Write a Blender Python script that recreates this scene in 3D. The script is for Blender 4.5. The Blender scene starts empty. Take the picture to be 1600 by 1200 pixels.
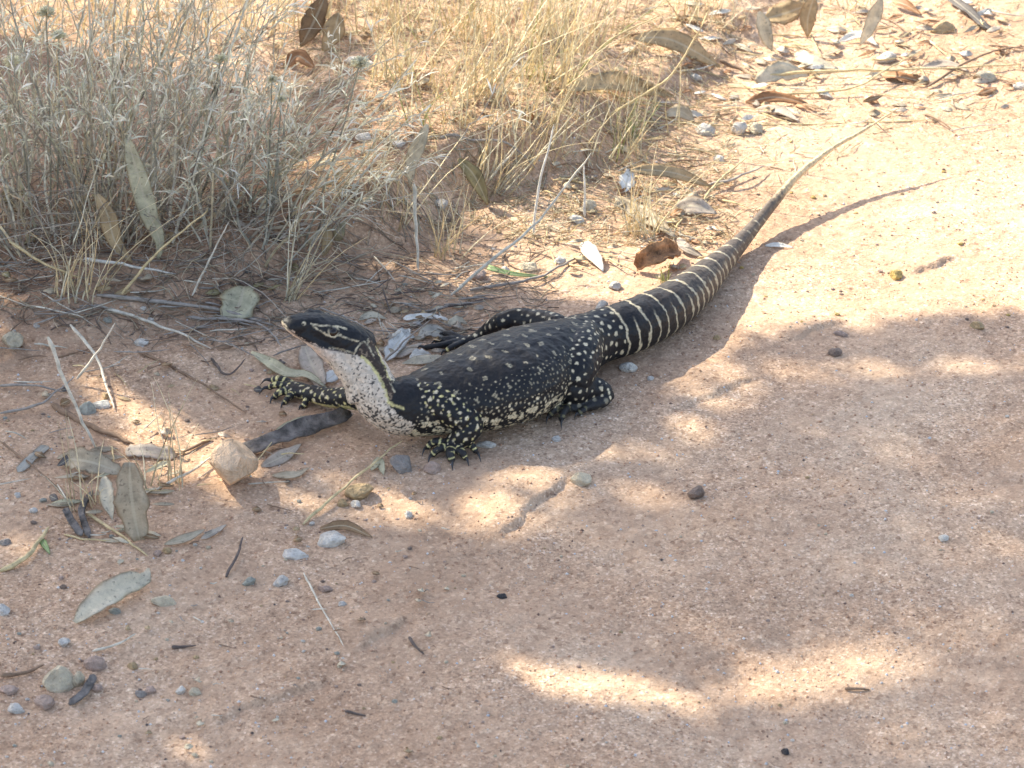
import bpy, bmesh, math, random
import numpy as np
from mathutils import Vector, Matrix
from mathutils.bvhtree import BVHTree

random.seed(7)
rng = np.random.default_rng(7)
sc = bpy.context.scene
col = sc.collection
R = math.radians

# ------------------------------------------------------------------ camera
PITCH = R(29.0); HFOV = R(20.0); DIST = 3.72
cam_d = bpy.data.cameras.new('camera'); cam = bpy.data.objects.new('camera', cam_d); col.objects.link(cam)
CPOS = np.array([0.0, -DIST*math.cos(PITCH), DIST*math.sin(PITCH)])
cam.location = CPOS; cam.rotation_euler = (math.pi/2-PITCH, 0, 0)
cam_d.sensor_width = 36; cam_d.angle = HFOV; cam_d.clip_start = 0.05; cam_d.clip_end = 3000
cam_d.dof.use_dof = True; cam_d.dof.focus_distance = 3.66; cam_d.dof.aperture_fstop = 13
sc.camera = cam
CF = np.array([0, math.cos(PITCH), -math.sin(PITCH)]); CU = np.array([0, math.sin(PITCH), math.cos(PITCH)]); CR = np.array([1.0, 0, 0])
TH = math.tan(HFOV/2)

# ------------------------------------------------------------------ light
SUN = np.array([-1.0, 0.9, 1.08]); SUN = SUN/np.linalg.norm(SUN)      # towards the sun
w = bpy.data.worlds.new('World'); sc.world = w; w.use_nodes = True
nt = w.node_tree; bg = nt.nodes['Background']
sky = nt.nodes.new('ShaderNodeTexSky'); sky.sky_type = 'NISHITA'; sky.sun_disc = False
sky.sun_elevation = math.asin(SUN[2]); sky.sun_rotation = math.atan2(SUN[0], SUN[1])
sky.dust_density = 2.0; sky.ozone_density = 0.8
hs = nt.nodes.new('ShaderNodeHueSaturation'); hs.inputs['Saturation'].default_value = 0.85      # pale dusty outback sky
nt.links.new(sky.outputs[0], hs.inputs['Color']); nt.links.new(hs.outputs[0], bg.inputs[0]); bg.inputs[1].default_value = 0.15
sd = bpy.data.lights.new('sun', 'SUN'); so = bpy.data.objects.new('sun', sd); col.objects.link(so)
sd.energy = 4.2; sd.angle = R(0.53); sd.color = (1.0, 0.92, 0.74)
so.rotation_euler = Vector(SUN).to_track_quat('Z', 'Y').to_euler(); so.location = (-4, 4, 5)
vs = sc.view_settings; vs.view_transform = 'Standard'; vs.look = 'None'; vs.gamma = 1; vs.use_curve_mapping = False
vs.exposure = 1.38

# ------------------------------------------------------------------ helpers
LAT = np.random.default_rng(3).random((256, 256))
LAT3 = np.random.default_rng(4).random((64, 64, 64))
def vnoise(x, y):
    xi = np.floor(x).astype(int); yi = np.floor(y).astype(int); fx = x-xi; fy = y-yi
    fx = fx*fx*fx*(fx*(fx*6-15)+10); fy = fy*fy*fy*(fy*(fy*6-15)+10)
    a = LAT[xi % 256, yi % 256]; b = LAT[(xi+1) % 256, yi % 256]; c = LAT[xi % 256, (yi+1) % 256]; d = LAT[(xi+1) % 256, (yi+1) % 256]
    return (a*(1-fx)+b*fx)*(1-fy)+(c*(1-fx)+d*fx)*fy - 0.5
def noise3(p):
    i = np.floor(p).astype(int); f = p-i; f = f*f*(3-2*f); o = 0
    for dx in (0, 1):
        for dy in (0, 1):
            for dz in (0, 1):
                wgt = (f[:, 0] if dx else 1-f[:, 0])*(f[:, 1] if dy else 1-f[:, 1])*(f[:, 2] if dz else 1-f[:, 2])
                o = o + wgt*LAT3[(i[:, 0]+dx) % 64, (i[:, 1]+dy) % 64, (i[:, 2]+dz) % 64]
    return o-0.5
def sstep(a, b, x):
    t = np.clip((x-a)/(b-a), 0, 1); return t*t*(3-2*t)

def ray(px, py):
    d = CF + CR*((px-800)/800*TH) - CU*((py-600)/800*TH)
    return d
def plane(px, py, z=0.0):                       # where the sight line of a photo point meets height z
    d = ray(px, py); t = (z-CPOS[2])/d[2]; return CPOS+d*t
def mpp(p):                                     # metres per photo pixel at a point
    return float(np.dot(np.asarray(p)-CPOS, CF))*TH/800
def topx(P):                                    # world -> photo pixels (array)
    v = P-CPOS; z = v@CF
    return 800+(v@CR)/z/TH*800, 600-(v@CU)/z/TH*800

# the lie of the land
_toe = np.array([plane(*p) for p in [(-500, 760), (-150, 640), (150, 560), (330, 490), (470, 440), (600, 395), (740, 330), (900, 280), (1050, 190), (1200, 70), (1400, -60), (1700, -200)]])
RIDGES = []
for p0, p1, hh, wd in [((775, 842), (884, 738), .0075, .085), ((1050, 645), (1192, 588), .005, .06), ((1235, 533), (1320, 500), .005, .05), ((560, 1010), (640, 965), .006, .05), ((330, 1120), (520, 1060), .005, .07), ((1420, 420), (1500, 395), .006, .05)]:
    RIDGES.append((plane(*p0), plane(*p1), hh, wd))
def hgt(x, y, fine=True):
    x = np.asarray(x, float); y = np.asarray(y, float)
    d = y-np.interp(x, _toe[:, 0], _toe[:, 1])
    wob = vnoise(x*9+3, y*9+8)*0.05
    mid = np.exp(-((x+0.13)/0.26)**4)
    h = (0.032+0.042*mid)*sstep(-0.02, 0.19-0.06*mid, d+wob*(1+mid)) + 0.03*sstep(0.3, 1.3, d)
    bankm = sstep(-0.06, 0.15, d)
    near = 1.0/(1.0+((x*x+(y-.3)**2)/16.0))
    h = h + vnoise(x*2.6+11, y*2.6+5)*0.016*near
    h = h + vnoise(x*9+31, y*9+17)*(0.004+0.013*bankm)*near
    h = h + vnoise(x*22, y*22)*(0.0022+0.009*bankm)*near + vnoise(x*47+9, y*47)*(0.0011+0.006*bankm)*near
    h = h + vnoise(x*2.2+y*1.2+40, (y-0.25*x)*13)*0.0045*near*(1-bankm) + vnoise(x*5+70, (y-0.3*x)*34)*0.0016*near*(1-bankm)
    for a, b, hh, wd in RIDGES:
        t = b[:2]-a[:2]; L = np.linalg.norm(t); t = t/L; n = np.array([t[1], -t[0]])       # n points to the steep (right) side
        u = (x-a[0])*t[0]+(y-a[1])*t[1]; v = (x-a[0])*n[0]+(y-a[1])*n[1]
        v = v+vnoise(x*30+5, y*30)*0.012+vnoise(x*90+5, y*90)*0.006
        e = sstep(-0.03, 0.03, u)*(1-sstep(L-0.03, L+0.01, u))
        h = h+hh*e*np.where(v < 0, np.exp(-(v/wd)**2), 1-sstep(0, 0.006, v))
    if fine:
        h = h + (vnoise(x*95, y*95)*0.0013+vnoise(x*190, y*190)*0.0009)*(1+0.9*bankm)*np.where(near > .3, 1, 0)
    return h
def stand(path, lean=0.22):                     # a leaf or stalk rising from its foot: the other points lie on a steep plane through it
    lo = min(path, key=lambda p: p[2] if len(p) > 2 else 2); b = G(lo[0], lo[1], (lo[2] if len(lo) > 2 else 2)/1000); out = []
    nrm = np.array([0, -1.0, lean]); nrm /= np.linalg.norm(nrm)
    for p in path:
        d = ray(p[0], p[1]); out.append(CPOS+d*(np.dot(b-CPOS, nrm)/np.dot(d, nrm)))
    return out
def trace(path):
    hi_ = max((p[2] if len(p) > 2 else 2) for p in path)
    return stand(path) if hi_ >= 24 else [G(p[0], p[1], (p[2] if len(p) > 2 else 2)/1000) for p in path]
_hx = np.arange(-2.2, 2.2, 0.006); _hy = np.arange(-1.6, 2.8, 0.006)
HMAP = hgt(*np.meshgrid(_hx, _hy, indexing='ij'), False).tolist()
def ground_z(x, y):                                   # quick look-up of the ground height at one spot
    u = (x+2.2)/0.006; v = (y+1.6)/0.006; i = min(max(int(u), 0), len(_hx)-2); j = min(max(int(v), 0), len(_hy)-2); a = u-i; b = v-j
    return (HMAP[i][j]*(1-a)+HMAP[i+1][j]*a)*(1-b)+(HMAP[i][j+1]*(1-a)+HMAP[i+1][j+1]*a)*b
def G(px, py, lift=0.0):                        # the ground seen at a photo point, lifted by some metres
    z = lift
    for _ in range(8):
        p = plane(px, py, z); z = (ground_z(p[0], p[1])+lift)*0.6+z*0.4
    return p

def mesh_np(name, V, F, smooth=True):           # V (n,3), F (m,k)
    V = np.ascontiguousarray(V, dtype=np.float32); F = np.ascontiguousarray(F, dtype=np.int32)
    me = bpy.data.meshes.new(name); k = F.shape[1]
    me.vertices.add(len(V)); me.vertices.foreach_set('co', V.ravel())
    me.loops.add(F.size); me.loops.foreach_set('vertex_index', F.ravel())
    me.polygons.add(len(F)); me.polygons.foreach_set('loop_start', np.arange(0, F.size, k, dtype=np.int32))
    me.update(calc_edges=True)
    if smooth: me.polygons.foreach_set('use_smooth', np.ones(len(F), dtype=bool))
    me.validate(); return me
def set_col(me, C, name='col'):
    a = me.color_attributes.new(name, 'FLOAT_COLOR', 'POINT')
    C = np.asarray(C, np.float32)
    if C.shape[1] == 3: C = np.hstack([C, np.ones((len(C), 1), np.float32)])
    a.data.foreach_set('color', np.ascontiguousarray(C).ravel())
def link(name, me, mat=None, parent=None, label=None, cat=None, group=None, kind=None, color=None):
    o = bpy.data.objects.new(name, me); col.objects.link(o)
    if mat and me and not me.materials: me.materials.append(mat)
    if parent: o.parent = parent
    if label: o['label'] = label
    if cat: o['category'] = cat
    if group: o['group'] = group
    if kind: o['kind'] = kind
    if color is not None: o.color = (*color, 1)
    return o
def tubes(P, rad, sides=3):                     # P (K,n,3), rad (K,n) -> verts, quads (open ends tapered)
    K, n, _ = P.shape
    T = np.gradient(P, axis=1); T /= np.linalg.norm(T, axis=2, keepdims=True)+1e-12
    ref = np.where(np.abs(T[..., 2:3]) > 0.9, np.array([1.0, 0.2, 0]), np.array([0.1, 0, 1.0]))
    A = np.cross(T, ref); A /= np.linalg.norm(A, axis=2, keepdims=True)+1e-12; B = np.cross(T, A)
    ang = np.arange(sides)*2*math.pi/sides
    V = P[:, :, None, :]+rad[:, :, None, None]*(A[:, :, None, :]*np.cos(ang)[None, None, :, None]+B[:, :, None, :]*np.sin(ang)[None, None, :, None])
    idx = np.arange(K*n*sides).reshape(K, n, sides)
    a = idx[:, :-1, :]; b = np.roll(idx, -1, axis=2)[:, :-1, :]; c = np.roll(idx, -1, axis=2)[:, 1:, :]; d = idx[:, 1:, :]
    F = np.stack([a, b, c, d], -1).reshape(-1, 4)
    return V.reshape(-1, 3), F
def spline(pts, n):                             # Catmull-Rom through rows of any width
    pts = np.asarray(pts, float); m = len(pts)
    if m == 2: 
        t = np.linspace(0, 1, n)[:, None]; return pts[0]*(1-t)+pts[1]*t
    ext = np.vstack([2*pts[0]-pts[1], pts, 2*pts[-1]-pts[-2]])
    seg = np.linalg.norm(np.diff(pts[:, :3], axis=0), axis=1); s = np.concatenate([[0], np.cumsum(seg)])
    u = np.linspace(0, s[-1], n); k = np.clip(np.searchsorted(s, u, 'right')-1, 0, m-2); f = ((u-s[k])/(seg[k]+1e-12))[:, None]
    p0, p1, p2, p3 = ext[k], ext[k+1], ext[k+2], ext[k+3]
    return 0.5*((2*p1)+(-p0+p2)*f+(2*p0-5*p1+4*p2-p3)*f**2+(-p0+3*p1-3*p2+p3)*f**3)

# ------------------------------------------------------------------ materials
def newmat(name):
    m = bpy.data.materials.new(name); m.use_nodes = True; n = m.node_tree.nodes; b = n['Principled BSDF']
    return m, m.node_tree, n, b
def N(nt, t, **kw):
    x = nt.nodes.new(t)
    for k, v in kw.items(): setattr(x, k, v)
    return x
def ramp(nt, fac, stops, interp='LINEAR'):
    r = N(nt, 'ShaderNodeValToRGB'); r.color_ramp.interpolation = interp; e = r.color_ramp.elements
    while len(e) < len(stops): e.new(0.5)
    for i, (p, c) in enumerate(stops): e[i].position = p; e[i].color = (*c, 1) if len(c) == 3 else c
    nt.links.new(fac, r.inputs[0]); return r.outputs[0]
def mix(nt, a, b, fac, mode='MIX'):
    m = N(nt, 'ShaderNodeMix', data_type='RGBA', blend_type=mode)
    for s, v in ((6, a), (7, b), (0, fac)):
        if hasattr(v, 'links'): nt.links.new(v, m.inputs[s])
        else: m.inputs[s].default_value = v if s == 0 else (*v, 1)
    return m.outputs[2]
def tex(nt, kind, vec, scale, **kw):
    x = N(nt, kind); nt.links.new(vec, x.inputs['Vector']); x.inputs['Scale'].default_value = scale
    for k, v in kw.items():
        if k in x.inputs: x.inputs[k].default_value = v
        else: setattr(x, k, v)
    return x
def bump(nt, h, strength, dist, b, prev=None):
    x = N(nt, 'ShaderNodeBump'); x.inputs['Strength'].default_value = strength; x.inputs['Distance'].default_value = dist
    nt.links.new(h, x.inputs['Height'])
    if prev: nt.links.new(prev, x.inputs['Normal'])
    nt.links.new(x.outputs[0], b.inputs['Normal']); return x.outputs[0]

def sand_material():
    m, nt, n, b = newmat('red_sand'); co = N(nt, 'ShaderNodeTexCoord').outputs['Object']
    big = tex(nt, 'ShaderNodeTexNoise', co, 3.0, Detail=6.0, Roughness=0.6)
    base = ramp(nt, big.outputs[0], [(0.32, (0.45, 0.295, 0.192)), (0.5, (0.53, 0.362, 0.243)), (0.68, (0.59, 0.428, 0.298))])
    att = N(nt, 'ShaderNodeAttribute', attribute_name='soil').outputs['Fac']
    base = mix(nt, base, (0.30, 0.175, 0.108), att)
    med = tex(nt, 'ShaderNodeTexNoise', co, 42.0, Detail=4.0, Roughness=0.7)
    base = mix(nt, base, ramp(nt, med.outputs[0], [(0.3, (0.72, 0.68, 0.66)), (0.7, (1.2, 1.2, 1.2))]), 0.7, 'MULTIPLY')
    g1 = tex(nt, 'ShaderNodeTexVoronoi', co, 430.0); g1c = N(nt, 'ShaderNodeSeparateColor'); nt.links.new(g1.outputs['Color'], g1c.inputs[0])
    gr = ramp(nt, g1c.outputs[0], [(0.0, (0.30, 0.26, 0.25)), (0.10, (0.62, 0.58, 0.55)), (0.45, (0.98, 0.97, 0.96)), (0.85, (1.25, 1.25, 1.25)), (0.95, (1.55, 1.7, 1.85)), (1.0, (1.8, 2.1, 2.5))])
    gm = tex(nt, 'ShaderNodeTexNoise', co, 5.0, Detail=3.0)
    gmf = ramp(nt, gm.outputs[0], [(0.35, (0.15,)*3), (0.62, (0.62,)*3)])
    base = mix(nt, base, gr, gmf, 'MULTIPLY')
    g2 = tex(nt, 'ShaderNodeTexVoronoi', co, 210.0); g2c = N(nt, 'ShaderNodeSeparateColor'); nt.links.new(g2.outputs['Color'], g2c.inputs[0])
    base = mix(nt, base, ramp(nt, g2c.outputs[1], [(0.0, (0.55, 0.5, 0.48)), (0.08, (0.9, 0.9, 0.9)), (0.9, (1.05, 1.05, 1.05)), (1.0, (1.35, 1.45, 1.5))]), 0.8, 'MULTIPLY')
    nt.links.new(base, b.inputs['Base Color']); b.inputs['Roughness'].default_value = 0.93; b.inputs['Specular IOR Level'].default_value = 0.2
    p = bump(nt, g1.outputs['Distance'], 0.5, 0.001, b)
    p = bump(nt, med.outputs[0], 0.6, 0.006, b, p)
    return m
def objcol_material(name, rough=0.7, spot=(0.25, 0.2, 0.16), spotamt=0.6, scale=60.0, bumpd=0.001, trans=0.0, cont=0.35):
    m, nt, n, b = newmat(name); co = N(nt, 'ShaderNodeTexCoord').outputs['Object']; oi = N(nt, 'ShaderNodeObjectInfo')
    off = N(nt, 'ShaderNodeVectorMath', operation='ADD'); nt.links.new(co, off.inputs[0])
    cmb = N(nt, 'ShaderNodeCombineXYZ'); mul = N(nt, 'ShaderNodeMath', operation='MULTIPLY'); mul.inputs[1].default_value = 37.0
    nt.links.new(oi.outputs['Random'], mul.inputs[0]); nt.links.new(mul.outputs[0], cmb.inputs[0]); nt.links.new(mul.outputs[0], cmb.inputs[2])
    nt.links.new(cmb.outputs[0], off.inputs[1]); v = off.outputs[0]
    n1 = tex(nt, 'ShaderNodeTexNoise', v, scale, Detail=5.0, Roughness=0.65)
    c = mix(nt, oi.outputs['Color'], ramp(nt, n1.outputs[0], [(0.3, (1-cont,)*3), (0.7, (1+cont,)*3)]), 1.0, 'MULTIPLY')
    n2 = tex(nt, 'ShaderNodeTexNoise', v, scale*5, Detail=2.0, Roughness=0.5)
    f = ramp(nt, n2.outputs[0], [(0.62, (0,)*3), (0.70, (1,)*3)]); mm = N(nt, 'ShaderNodeMath', operation='MULTIPLY'); mm.inputs[1].default_value = spotamt
    nt.links.new(f, mm.inputs[0]); c = mix(nt, c, spot, mm.outputs[0])
    nt.links.new(c, b.inputs['Base Color']); b.inputs['Roughness'].default_value = rough; b.inputs['Specular IOR Level'].default_value = 0.35
    bump(nt, n1.outputs[0], 0.6, bumpd*4, b)
    if trans:
        b.inputs['Transmission Weight'].default_value = 0
        t = N(nt, 'ShaderNodeBsdfTranslucent'); nt.links.new(c, t.inputs[0]); ms = N(nt, 'ShaderNodeMixShader'); ms.inputs[0].default_value = trans
        nt.links.new(b.outputs[0], ms.inputs[1]); nt.links.new(t.outputs[0], ms.inputs[2]); nt.links.new(ms.outputs[0], n['Material Output'].inputs[0])
    return m
def leaf_veins(m):                              # midrib, faint side veins and browned margins
    nt = m.node_tree; b = nt.nodes['Principled BSDF']; src = b.inputs['Base Color'].links[0].from_socket
    ac = N(nt, 'ShaderNodeAttribute', attribute_name='across').outputs['Fac']; al = N(nt, 'ShaderNodeAttribute', attribute_name='along').outputs['Fac']
    rib = ramp(nt, ac, [(0.0, (1, 1, 1)), (0.07, (1, 1, 1)), (0.13, (0, 0, 0))]); c = mix(nt, src, (0.66, 0.58, 0.42), N(nt, 'ShaderNodeMath', operation='MULTIPLY').outputs[0])
    mu = c.node.inputs[0].links[0].from_node; nt.links.new(rib, mu.inputs[0]); mu.inputs[1].default_value = 0.5
    ma = N(nt, 'ShaderNodeMath', operation='MULTIPLY_ADD'); nt.links.new(al, ma.inputs[0]); ma.inputs[1].default_value = 26.0; nt.links.new(ac, ma.inputs[2])
    fr = N(nt, 'ShaderNodeMath', operation='FRACT'); nt.links.new(ma.outputs[0], fr.inputs[0]); ve = ramp(nt, fr.outputs[0], [(0.0, (0.8, 0.8, 0.8)), (0.16, (1, 1, 1))]); c = mix(nt, c, ve, 0.6, 'MULTIPLY')
    ed = ramp(nt, ac, [(0.80, (1, 1, 1)), (1.0, (0.58, 0.45, 0.34))]); c = mix(nt, c, ed, 0.8, 'MULTIPLY')
    nt.links.new(c, b.inputs['Base Color'])
    for n_ in nt.nodes:
        if n_.type == 'BSDF_TRANSLUCENT': nt.links.new(c, n_.inputs[0])
def vcol_material(name, rough=0.8, trans=0.0, spec=0.25):
    m, nt, n, b = newmat(name); c = N(nt, 'ShaderNodeAttribute', attribute_name='col').outputs['Color']
    co = N(nt, 'ShaderNodeTexCoord').outputs['Object']
    n1 = tex(nt, 'ShaderNodeTexNoise', co, 120.0, Detail=3.0)
    c = mix(nt, c, ramp(nt, n1.outputs[0], [(0.3, (0.75,)*3), (0.7, (1.2,)*3)]), 1.0, 'MULTIPLY')
    nt.links.new(c, b.inputs['Base Color']); b.inputs['Roughness'].default_value = rough; b.inputs['Specular IOR Level'].default_value = spec
    if trans:
        t = N(nt, 'ShaderNodeBsdfTranslucent'); nt.links.new(c, t.inputs[0]); ms = N(nt, 'ShaderNodeMixShader'); ms.inputs[0].default_value = trans
        nt.links.new(b.outputs[0], ms.inputs[1]); nt.links.new(t.outputs[0], ms.inputs[2]); nt.links.new(ms.outputs[0], n['Material Output'].inputs[0])
    return m
def lizard_material():
    m, nt, n, b = newmat('scaly_skin'); c = N(nt, 'ShaderNodeAttribute', attribute_name='col').outputs['Color']
    co = N(nt, 'ShaderNodeTexCoord').outputs['Object']
    vo = tex(nt, 'ShaderNodeTexVoronoi', co, 300.0); vc = N(nt, 'ShaderNodeSeparateColor'); nt.links.new(vo.outputs['Color'], vc.inputs[0])
    c = mix(nt, c, ramp(nt, vc.outputs[0], [(0, (0.78,)*3), (1, (1.25,)*3)]), 1.0, 'MULTIPLY')
    nt.links.new(c, b.inputs['Base Color']); b.inputs['Roughness'].default_value = 0.5; b.inputs['Specular IOR Level'].default_value = 0.27
    p = bump(nt, vo.outputs['Distance'], -0.9, 0.0022, b)
    fo = tex(nt, 'ShaderNodeTexNoise', co, 55.0, Detail=3.0)
    bump(nt, fo.outputs[0], 0.35, 0.006, b, p)
    return m
M_SAND = sand_material()
M_LEAF = objcol_material('dry_leaf', 0.62, (0.10, 0.07, 0.05), 0.55, 45.0, 0.0006, 0.18)
leaf_veins(M_LEAF)
M_STONE = objcol_material('quartz_stone', 0.6, (0.42, 0.26, 0.16), 0.55, 1.6, 0.02, 0, 0.32)
M_TWIG = objcol_material('dead_wood', 0.85, (0.10, 0.08, 0.07), 0.4, 90.0, 0.0008, 0, 0.35)
M_BARK = objcol_material('grey_bark', 0.85, (0.08, 0.065, 0.06), 0.6, 55.0, 0.003, 0, 0.8)
M_PLANT = vcol_material('dry_plant', 0.8, 0.42)
M_GRAIN = vcol_material('sand_grain', 0.8, 0)
M_LIZ = lizard_material()
M_CLAW, _nt, _n, _b = newmat('dark_horn'); _b.inputs['Base Color'].default_value = (0.035, 0.032, 0.032, 1); _b.inputs['Roughness'].default_value = 0.4
M_EYE, _nt, _n, _b = newmat('dark_eye'); _b.inputs['Base Color'].default_value = (0.012, 0.007, 0.005, 1); _b.inputs['Roughness'].default_value = 0.06
M_IRIS, _nt, _n, _b = newmat('amber_iris'); _b.inputs['Base Color'].default_value = (0.045, 0.022, 0.010, 1); _b.inputs['Roughness'].default_value = 0.15
M_FLUFF = objcol_material('seed_fluff', 0.9, (0.7, 0.6, 0.35), 0.3, 120.0, 0.0005, 0.3)

# ------------------------------------------------------------------ ground: one sheet, fine where it is seen, coarse to the horizon
def axis(lo, hi, step, far):
    core = np.arange(lo, hi+step/2, step); out = []; s = step; x = core[-1]
    while x < far: s *= 1.25; x += s; out.append(x)
    neg = []; s = step; x = core[0]
    while x > -far: s *= 1.25; x -= s; neg.append(x)
    return np.array(neg[::-1]+list(core)+out)
gx = axis(-1.05, 1.05, 0.0038, 900); gy = axis(-0.98, 1.65, 0.0042, 900)
XX, YY = np.meshgrid(gx, gy, indexing='ij')
ZZ = hgt(XX, YY)
V = np.stack([XX, YY, ZZ], -1).reshape(-1, 3)
nx, ny = len(gx), len(gy); I = np.arange(nx*ny).reshape(nx, ny)
F = np.stack([I[:-1, :-1], I[1:, :-1], I[1:, 1:], I[:-1, 1:]], -1).reshape(-1, 4)
me = mesh_np('sandy_ground', V, F)
dd = V[:, 1]-np.interp(V[:, 0], _toe[:, 0], _toe[:, 1])
soil = sstep(-0.12, 0.2, dd+vnoise(V[:, 0]*8, V[:, 1]*8)*0.25)*(0.62-0.55*sstep(-0.35, 0.2, V[:, 0]))*0.85*(1-0.5*sstep(.5, .9, V[:, 1]))
a = me.attributes.new('soil', 'FLOAT', 'POINT'); a.data.foreach_set('value', soil.astype(np.float32))
link('ground', me, M_SAND, kind='structure')
del XX, YY, ZZ, V, F

# ------------------------------------------------------------------ monitor lizard
PARTS = []            # (samples (n,3), radius (n,), side (n,3), up(n,3), id, px-x (n,))
LV, LF = [], []; _off = 0
def sweep(st, part, n=40, M=20, up=(0, 0, 1), sq=2.0, rel=True):
    """st rows: px, py, z(mm), half-width(px), half-height(px)"""
    global _off
    rows = []
    for px, py, z, a, b in st:
        p = plane(px, py, z/1000); k = mpp(p); rows.append([*p, a*k, b*k, px])
    S = spline(rows, n); C = S[:, :3]; A = np.maximum(S[:, 3], 4e-4); B = np.maximum(S[:, 4], 4e-4)
    T = np.gradient(C, axis=0); T /= np.linalg.norm(T, axis=1, keepdims=True)
    side = np.cross(np.array(up, float), T); side /= np.linalg.norm(side, axis=1, keepdims=True); U = np.cross(T, side)
    th = np.arange(M)*2*math.pi/M; c = np.sign(np.cos(th))*np.abs(np.cos(th))**(2/sq); s = np.sign(np.sin(th))*np.abs(np.sin(th))**(2/sq)
    V = C[:, None]+side[:, None]*(A[:, None]*c)[..., None]+U[:, None]*(B[:, None]*s)[..., None]
    e0 = C[0]-T[0]*min(A[0], B[0])*0.6; e1 = C[-1]+T[-1]*min(A[-1], B[-1])*0.6
    idx = np.arange(n*M).reshape(n, M)+_off
    for i in range(n-1):
        for j in range(M): LF.append((idx[i, j], idx[i, (j+1) % M], idx[i+1, (j+1) % M], idx[i+1, j]))
    for j in range(M):
        LF.append((_off+n*M, idx[0, (j+1) % M], idx[0, j])); LF.append((_off+n*M+1, idx[-1, j], idx[-1, (j+1) % M]))
    LV.append(V.reshape(-1, 3)); LV.append(np.stack([e0, e1])); _off += n*M+2
    PARTS.append((C, np.sqrt(A*B), side, U, part, S[:, 5], A, B)); return C, T
def blob(px, py, z, rx, ry, rz, d=None):
    """ellipsoid lump; radii in mm along d, across, up"""
    global _off
    c = plane(px, py, z/1000); d = np.array(d if d is not None else (1, 0, 0), float); d /= np.linalg.norm(d)
    s = np.cross((0, 0, 1), d); s /= np.linalg.norm(s); u = np.cross(d, s)
    M, n = 14, 9; vv = []
    for i in range(n):
        ph = math.pi*(i+0.5)/n
        for j in range(M):
            t = 2*math.pi*j/M; vv.append(c+d*(rx/1000*math.cos(ph))+s*(ry/1000*math.sin(ph)*math.cos(t))+u*(rz/1000*math.sin(ph)*math.sin(t)))
    for i in range(n-1):
        for j in range(M): LF.append((_off+i*M+j, _off+i*M+(j+1) % M, _off+(i+1)*M+(j+1) % M, _off+(i+1)*M+j))
    LF.append(tuple(_off+j for j in range(M))[::-1]); LF.append(tuple(_off+(n-1)*M+j for j in range(M)))
    LV.append(np.array(vv)); _off += n*M

TAIL = [(900, 541, 38, 52, 48), (935, 526, 36, 44, 42), (985, 510, 35, 42, 42), (1040, 484, 32, 38, 39), (1075, 459, 28, 33, 35), (1100, 437, 23, 27, 30), (1130, 407, 17, 18.5, 21.5), (1158, 378, 14, 12.5, 15), (1190, 340, 20, 9, 11), (1220, 304, 30, 7, 8.5), (1250, 271, 40, 5.2, 6), (1300, 232, 53, 3.8, 4.2), (1345, 206, 63, 2.9, 3), (1405, 168, 78, 1.6, 1.6)]
sweep(TAIL, 'tail', 90, 22)
TORSO = [(945, 523, 32, 36, 38), (895, 543, 40, 50, 47), (845, 565, 44, 76, 57), (790, 591, 47, 92, 61), (730, 612, 46, 82, 58), (680, 626, 46, 62, 52), (645, 634, 46, 50, 47), (615, 633, 50, 42, 42)]
sweep(TORSO, 'torso', 50, 28, sq=2.15)
NECK = [(655, 632, 46, 48, 46), (620, 634, 52, 44, 46), (594, 622, 64, 38, 40), (577, 591, 86, 35, 37), (563, 564, 105, 34, 34), (548, 543, 120, 33, 31), (530, 533, 128, 30, 27)]
sweep(NECK, 'neck', 30, 24)
sweep([(449, 507, 162, 11, 8), (466, 515, 152, 15, 12), (486, 526, 142, 18, 13.5), (509, 541, 128, 23, 17), (534, 561, 110, 28, 21), (558, 588, 88, 31, 25), (572, 616, 66, 34, 30)], 'jaw', 26, 18)
HEAD = [(572, 546, 112, 28, 27), (552, 537, 122, 33, 29.5), (533, 529, 131, 34, 29), (515, 521, 139, 32, 27), (496, 514, 147, 28, 24), (477, 509, 153, 23, 19), (461, 507, 158, 19, 14), (450, 505, 161, 15, 10.5), (444, 504, 163, 9, 6)]
HC, HT = sweep(HEAD, 'head', 36, 24, sq=2.5)
hd = HC[-1]-HC[0]
# brow ridges, jowl, throat pouch, gular fold
blob(509, 502, 156, 17, 5.5, 4.5, hd); blob(498, 494, 156, 19, 9, 8, hd); blob(458, 499, 165, 7, 6, 4, hd)
blob(538, 541, 124, 16, 15, 9, hd)
sweep([(552, 552, 116, 4, 4), (560, 538, 124, 5, 5), (568, 535, 122, 5, 5), (580, 552, 112, 5, 5), (595, 580, 92, 5, 5), (612, 606, 72, 4, 4)], 'neck', 20, 8)
sweep([(565, 560, 105, 4, 4), (582, 580, 92, 5, 5), (600, 610, 70, 5, 5), (608, 632, 58, 5, 5)], 'neck', 16, 8)

CLAWS = []
def toe(pts, r0, r1, claw):
    """pts px,py,z ; claw tip px,py,z"""
    st = [(p[0], p[1], p[2], r0+(r1-r0)*i/(len(pts)-1), r0+(r1-r0)*i/(len(pts)-1)) for i, p in enumerate(pts)]
    sweep(st, 'toe', 14, 10)
    CLAWS.append((pts[-1], claw, r1))
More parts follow.
